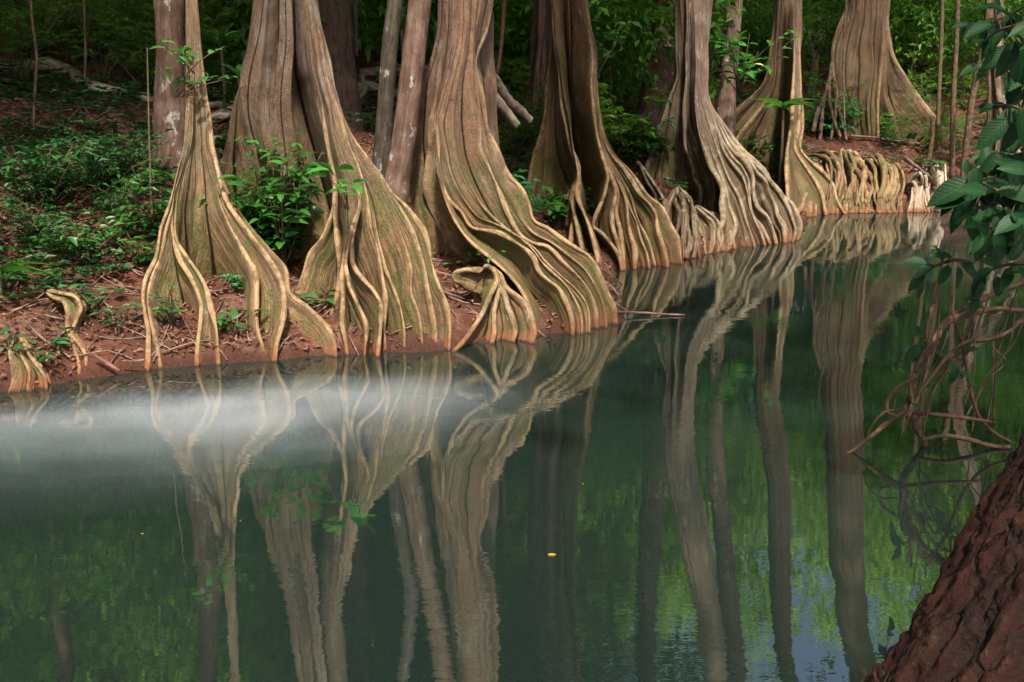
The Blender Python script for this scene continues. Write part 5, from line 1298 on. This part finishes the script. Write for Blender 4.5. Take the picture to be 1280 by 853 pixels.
# ------------------------------------------------------------------ leaning trunk in the near right corner
def near_trunk():
    a = at(1085, 853, 1.95); b = at(1280, 541, 2.2)
    d = unit(b - a); r = .30
    side = unit(np.cross(d, unit((a + b) / 2 - np.array([0, 0, HC]))))
    if side[0] < 0: side = -side
    c0 = a + side * (r + .03) - d * 1.9; c1 = b + side * (r + .03) + d * 6.5
    n, m = 760, 260
    s = np.linspace(0, 1, n)[:, None]
    C = c0 * (1 - s) + c1 * s
    A = side; B = np.cross(d, side)
    th = np.linspace(0, 2 * math.pi, m, endpoint=False)
    dirv = A[None] * np.cos(th)[:, None] + B[None] * np.sin(th)[:, None]
    base = C[:, None] + dirv[None] * r
    q = np.stack(np.broadcast_arrays((s * np.linalg.norm(c1 - c0)) * 3.2, np.cos(th)[None] * 1.6, np.sin(th)[None] * 1.6), -1)
    q2 = q * np.array([.8, 2.2, 2.2])
    pl = fbm(q2 + .5 * np.stack([fbm(q2 * 2.3 + 9, 3), fbm(q2 * 2.3 + 31, 3), fbm(q2 * 2.3 + 57, 3)], -1), 3)
    lev = pl * 3.2
    flake = (np.floor(lev) + sstep(.82, 1.0, lev % 1)) / 3.2
    h = flake * .026 + fbm(q * 7, 3) * .0035 + fbm(q * np.array([3, 14, 14]), 3) * .003
    P = base + dirv[None] * h[..., None]
    taper = (1.15 - .35 * s)[..., None]
    P = C[:, None] + (P - C[:, None]) * taper
    i = np.arange(n - 1)[:, None] * m; j = np.arange(m)[None]
    Fq = np.stack([i + j, i + (j + 1) % m, i + m + (j + 1) % m, i + m + j], -1).reshape(-1, 4)
    t = NT('flaky_red_bark')
    pos = t.n('ShaderNodeNewGeometry').outputs['Position']; fl = t.attr('flake')
    uv = t.n('ShaderNodeUVMap').outputs[0]
    n1 = t.noise(pos, 6, 5, .65); n2 = t.noise(pos, 55, 5, .72); n3 = t.noise(pos, 15, 5, .65)
    wuv = t.n('ShaderNodeVectorMath', operation='ADD', inp={0: t.vmul(uv, (1, .42, 1)), 1: t.n('ShaderNodeVectorMath', operation='SCALE', inp={0: t.n('ShaderNodeTexNoise', inp={'Vector': pos, 'Scale': 9.0, 'Detail': 4.0}).outputs['Color'], 'Scale': .10}).outputs[0]}).outputs[0]
    vo = t.n('ShaderNodeTexVoronoi', feature='DISTANCE_TO_EDGE', inp={'Vector': wuv, 'Scale': 8.0}).outputs[0]
    vc = t.n('ShaderNodeSeparateColor', inp={'Color': t.n('ShaderNodeTexVoronoi', inp={'Vector': wuv, 'Scale': 8.0}).outputs['Color']}).outputs[0]
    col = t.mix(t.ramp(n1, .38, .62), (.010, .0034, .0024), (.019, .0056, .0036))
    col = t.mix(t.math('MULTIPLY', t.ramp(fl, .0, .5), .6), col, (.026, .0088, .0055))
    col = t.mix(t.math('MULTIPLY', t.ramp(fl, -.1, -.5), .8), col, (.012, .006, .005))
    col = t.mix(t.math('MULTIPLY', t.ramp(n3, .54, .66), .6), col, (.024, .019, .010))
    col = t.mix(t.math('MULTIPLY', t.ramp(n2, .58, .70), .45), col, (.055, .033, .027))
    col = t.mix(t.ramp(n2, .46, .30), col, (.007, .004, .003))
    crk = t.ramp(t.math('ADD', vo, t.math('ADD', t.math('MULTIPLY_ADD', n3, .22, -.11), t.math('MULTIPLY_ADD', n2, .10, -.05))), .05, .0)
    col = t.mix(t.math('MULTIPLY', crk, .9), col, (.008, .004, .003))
    n2 = t.math('ADD', n2, t.math('MULTIPLY', t.ramp(vo, .0, .07), .9))
    bs = t.n('ShaderNodeBsdfPrincipled', inp={'Base Color': col, 'Roughness': .75, 'Specular IOR Level': .12, 'Normal': t.bump(t.math('ADD', n2, t.math('MULTIPLY', n3, .8)), .8, .012)})
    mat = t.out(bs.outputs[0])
    org = c0
    o = empty('leaning_tree', org, 'near leaning trunk with flaking red-brown bark in the lower right corner', 'tree')
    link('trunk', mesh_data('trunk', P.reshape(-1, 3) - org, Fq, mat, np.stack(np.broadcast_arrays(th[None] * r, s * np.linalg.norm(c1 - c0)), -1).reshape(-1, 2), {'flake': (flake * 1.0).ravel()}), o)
    tp = c1 - org
    add_crown(o, tp, 1.0, 3, .12, M['bark_back'])
near_trunk()
# ------------------------------------------------------------------ mist standing in for a sunbeam on the silty water
def mist(label, c, rx, ry, h, dens, seed, tilt=0.0):
    """a low bank of even mist in place of sunlit water, whose top thins out softly to nothing at its rim"""
    t = NT('mist')
    v = t.n('ShaderNodeVolumeScatter', inp={'Color': (.80, .87, 1.0, 1), 'Density': dens, 'Anisotropy': 0.0})
    m = t.out(None, v.outputs[0])
    nr, na = 40, 96
    u = np.linspace(0, 1, nr)[:, None]; ph = np.linspace(0, 2 * math.pi, na, endpoint=False)[None]
    rad = u * (1 + .12 * noise3(np.stack([np.cos(ph) * 1.5 + seed, np.sin(ph) * 1.5, 0 * ph], -1)))
    x = rad * np.cos(ph) * rx; y = rad * np.sin(ph) * ry
    z = h * np.cos(u * math.pi / 2) ** 2 * np.clip(.8 + .9 * fbm(np.stack([x * .7 + seed, y * 1.0, 0 * x], -1), 3), .15, 2)
    z = z * (u < 1)
    ca, sa = math.cos(tilt), math.sin(tilt)
    top = np.stack([x * ca - y * sa, x * sa + y * ca, z + .006], -1).reshape(-1, 3)
    bot = top * np.array([1, 1, 0]) + np.array([0, 0, .004])
    i = np.arange(nr - 1)[:, None] * na; j = np.arange(na)[None]; jn = (j + 1) % na
    Fq = np.stack([i + j, i + na + j, i + na + jn, i + jn], -1).reshape(-1, 4)
    k = nr * na
    e = (nr - 1) * na
    jj = np.arange(na)
    rim = np.stack([e + jj, k + e + jj, k + e + (jj + 1) % na, e + (jj + 1) % na], 1)
    me = mesh_data('mist', np.concatenate([top, bot]), np.concatenate([Fq, Fq[:, ::-1] + k, rim]), m)
    tag(link('mist', me, loc=c), label, 'mist', kind='stuff')
for px_, py_, rx_, ry_, h_, d_, sd_, tl_, lab_ in [
        (90, 553, 2.9, 1.25, .05, .6, 1, .12, 'pale soft mist standing in for sunlit water at far left'),
        (300, 522, 2.0, 1.15, .060, 1.15, 2, .10, 'brightest patch of mist standing in for sunlit water below the slim left tree'),
        (465, 498, 1.5, .95, .05, .6, 3, .10, 'thin wisp of mist standing in for sunlit water below the fanned roots')]:
    a = onwater(px_, py_)
    mist(lab_, (a[0], a[1], 0), rx_, ry_, h_, d_, sd_, tl_)
# ------------------------------------------------------------------ light, sky, camera
EL, AZ = 57, 174      # sun direction: from behind the camera, left
w = bpy.data.worlds.new('World'); S.world = w; w.use_nodes = True
nt = w.node_tree; nt.nodes.clear()
sky = nt.nodes.new('ShaderNodeTexSky'); sky.sky_type = 'NISHITA'; sky.sun_disc = False
sky.sun_elevation = R(EL); sky.sun_rotation = R(AZ); sky.air_density = .6; sky.dust_density = 8.0; sky.ozone_density = 1.0
bg = nt.nodes.new('ShaderNodeBackground'); bg.inputs[1].default_value = .14
wo = nt.nodes.new('ShaderNodeOutputWorld')
nt.links.new(sky.outputs[0], bg.inputs[0]); nt.links.new(bg.outputs[0], wo.inputs[0])
sl = bpy.data.lights.new('sun', 'SUN'); sl.energy = 5.0; sl.angle = R(3); sl.color = (1.0, .90, .76)
so = bpy.data.objects.new('sun', sl); COL.objects.link(so)
sd = np.array([math.sin(R(AZ)) * math.cos(R(EL)), math.cos(R(AZ)) * math.cos(R(EL)), math.sin(R(EL))])
from mathutils import Vector
so.rotation_euler = Vector((-sd[0], -sd[1], -sd[2])).to_track_quat('-Z', 'Y').to_euler()
so.location = (0, 0, 40)
cam = bpy.data.cameras.new('camera'); co = bpy.data.objects.new('camera', cam); COL.objects.link(co)
cam.sensor_fit = 'HORIZONTAL'; cam.sensor_width = 36.0; cam.lens = 36.0 * F / 1280.0
cam.clip_start = .05; cam.clip_end = 1000
co.location = (0, 0, HC); co.rotation_euler = (math.pi / 2 - PITCH, 0, 0)
S.camera = co
S.view_settings.view_transform = 'Standard'; S.view_settings.look = 'None'
S.view_settings.exposure = 0.84; S.view_settings.gamma = 1.0
S.render.engine = 'CYCLES'
S.cycles.use_denoising = True
S.cycles.max_bounces = 4; S.cycles.diffuse_bounces = 2; S.cycles.glossy_bounces = 2; S.cycles.transmission_bounces = 2; S.cycles.transparent_max_bounces = 6; S.cycles.volume_bounces = 2
S.cycles.use_adaptive_sampling = True; S.cycles.adaptive_threshold = .02
S.cycles.caustics_reflective = False; S.cycles.caustics_refractive = False
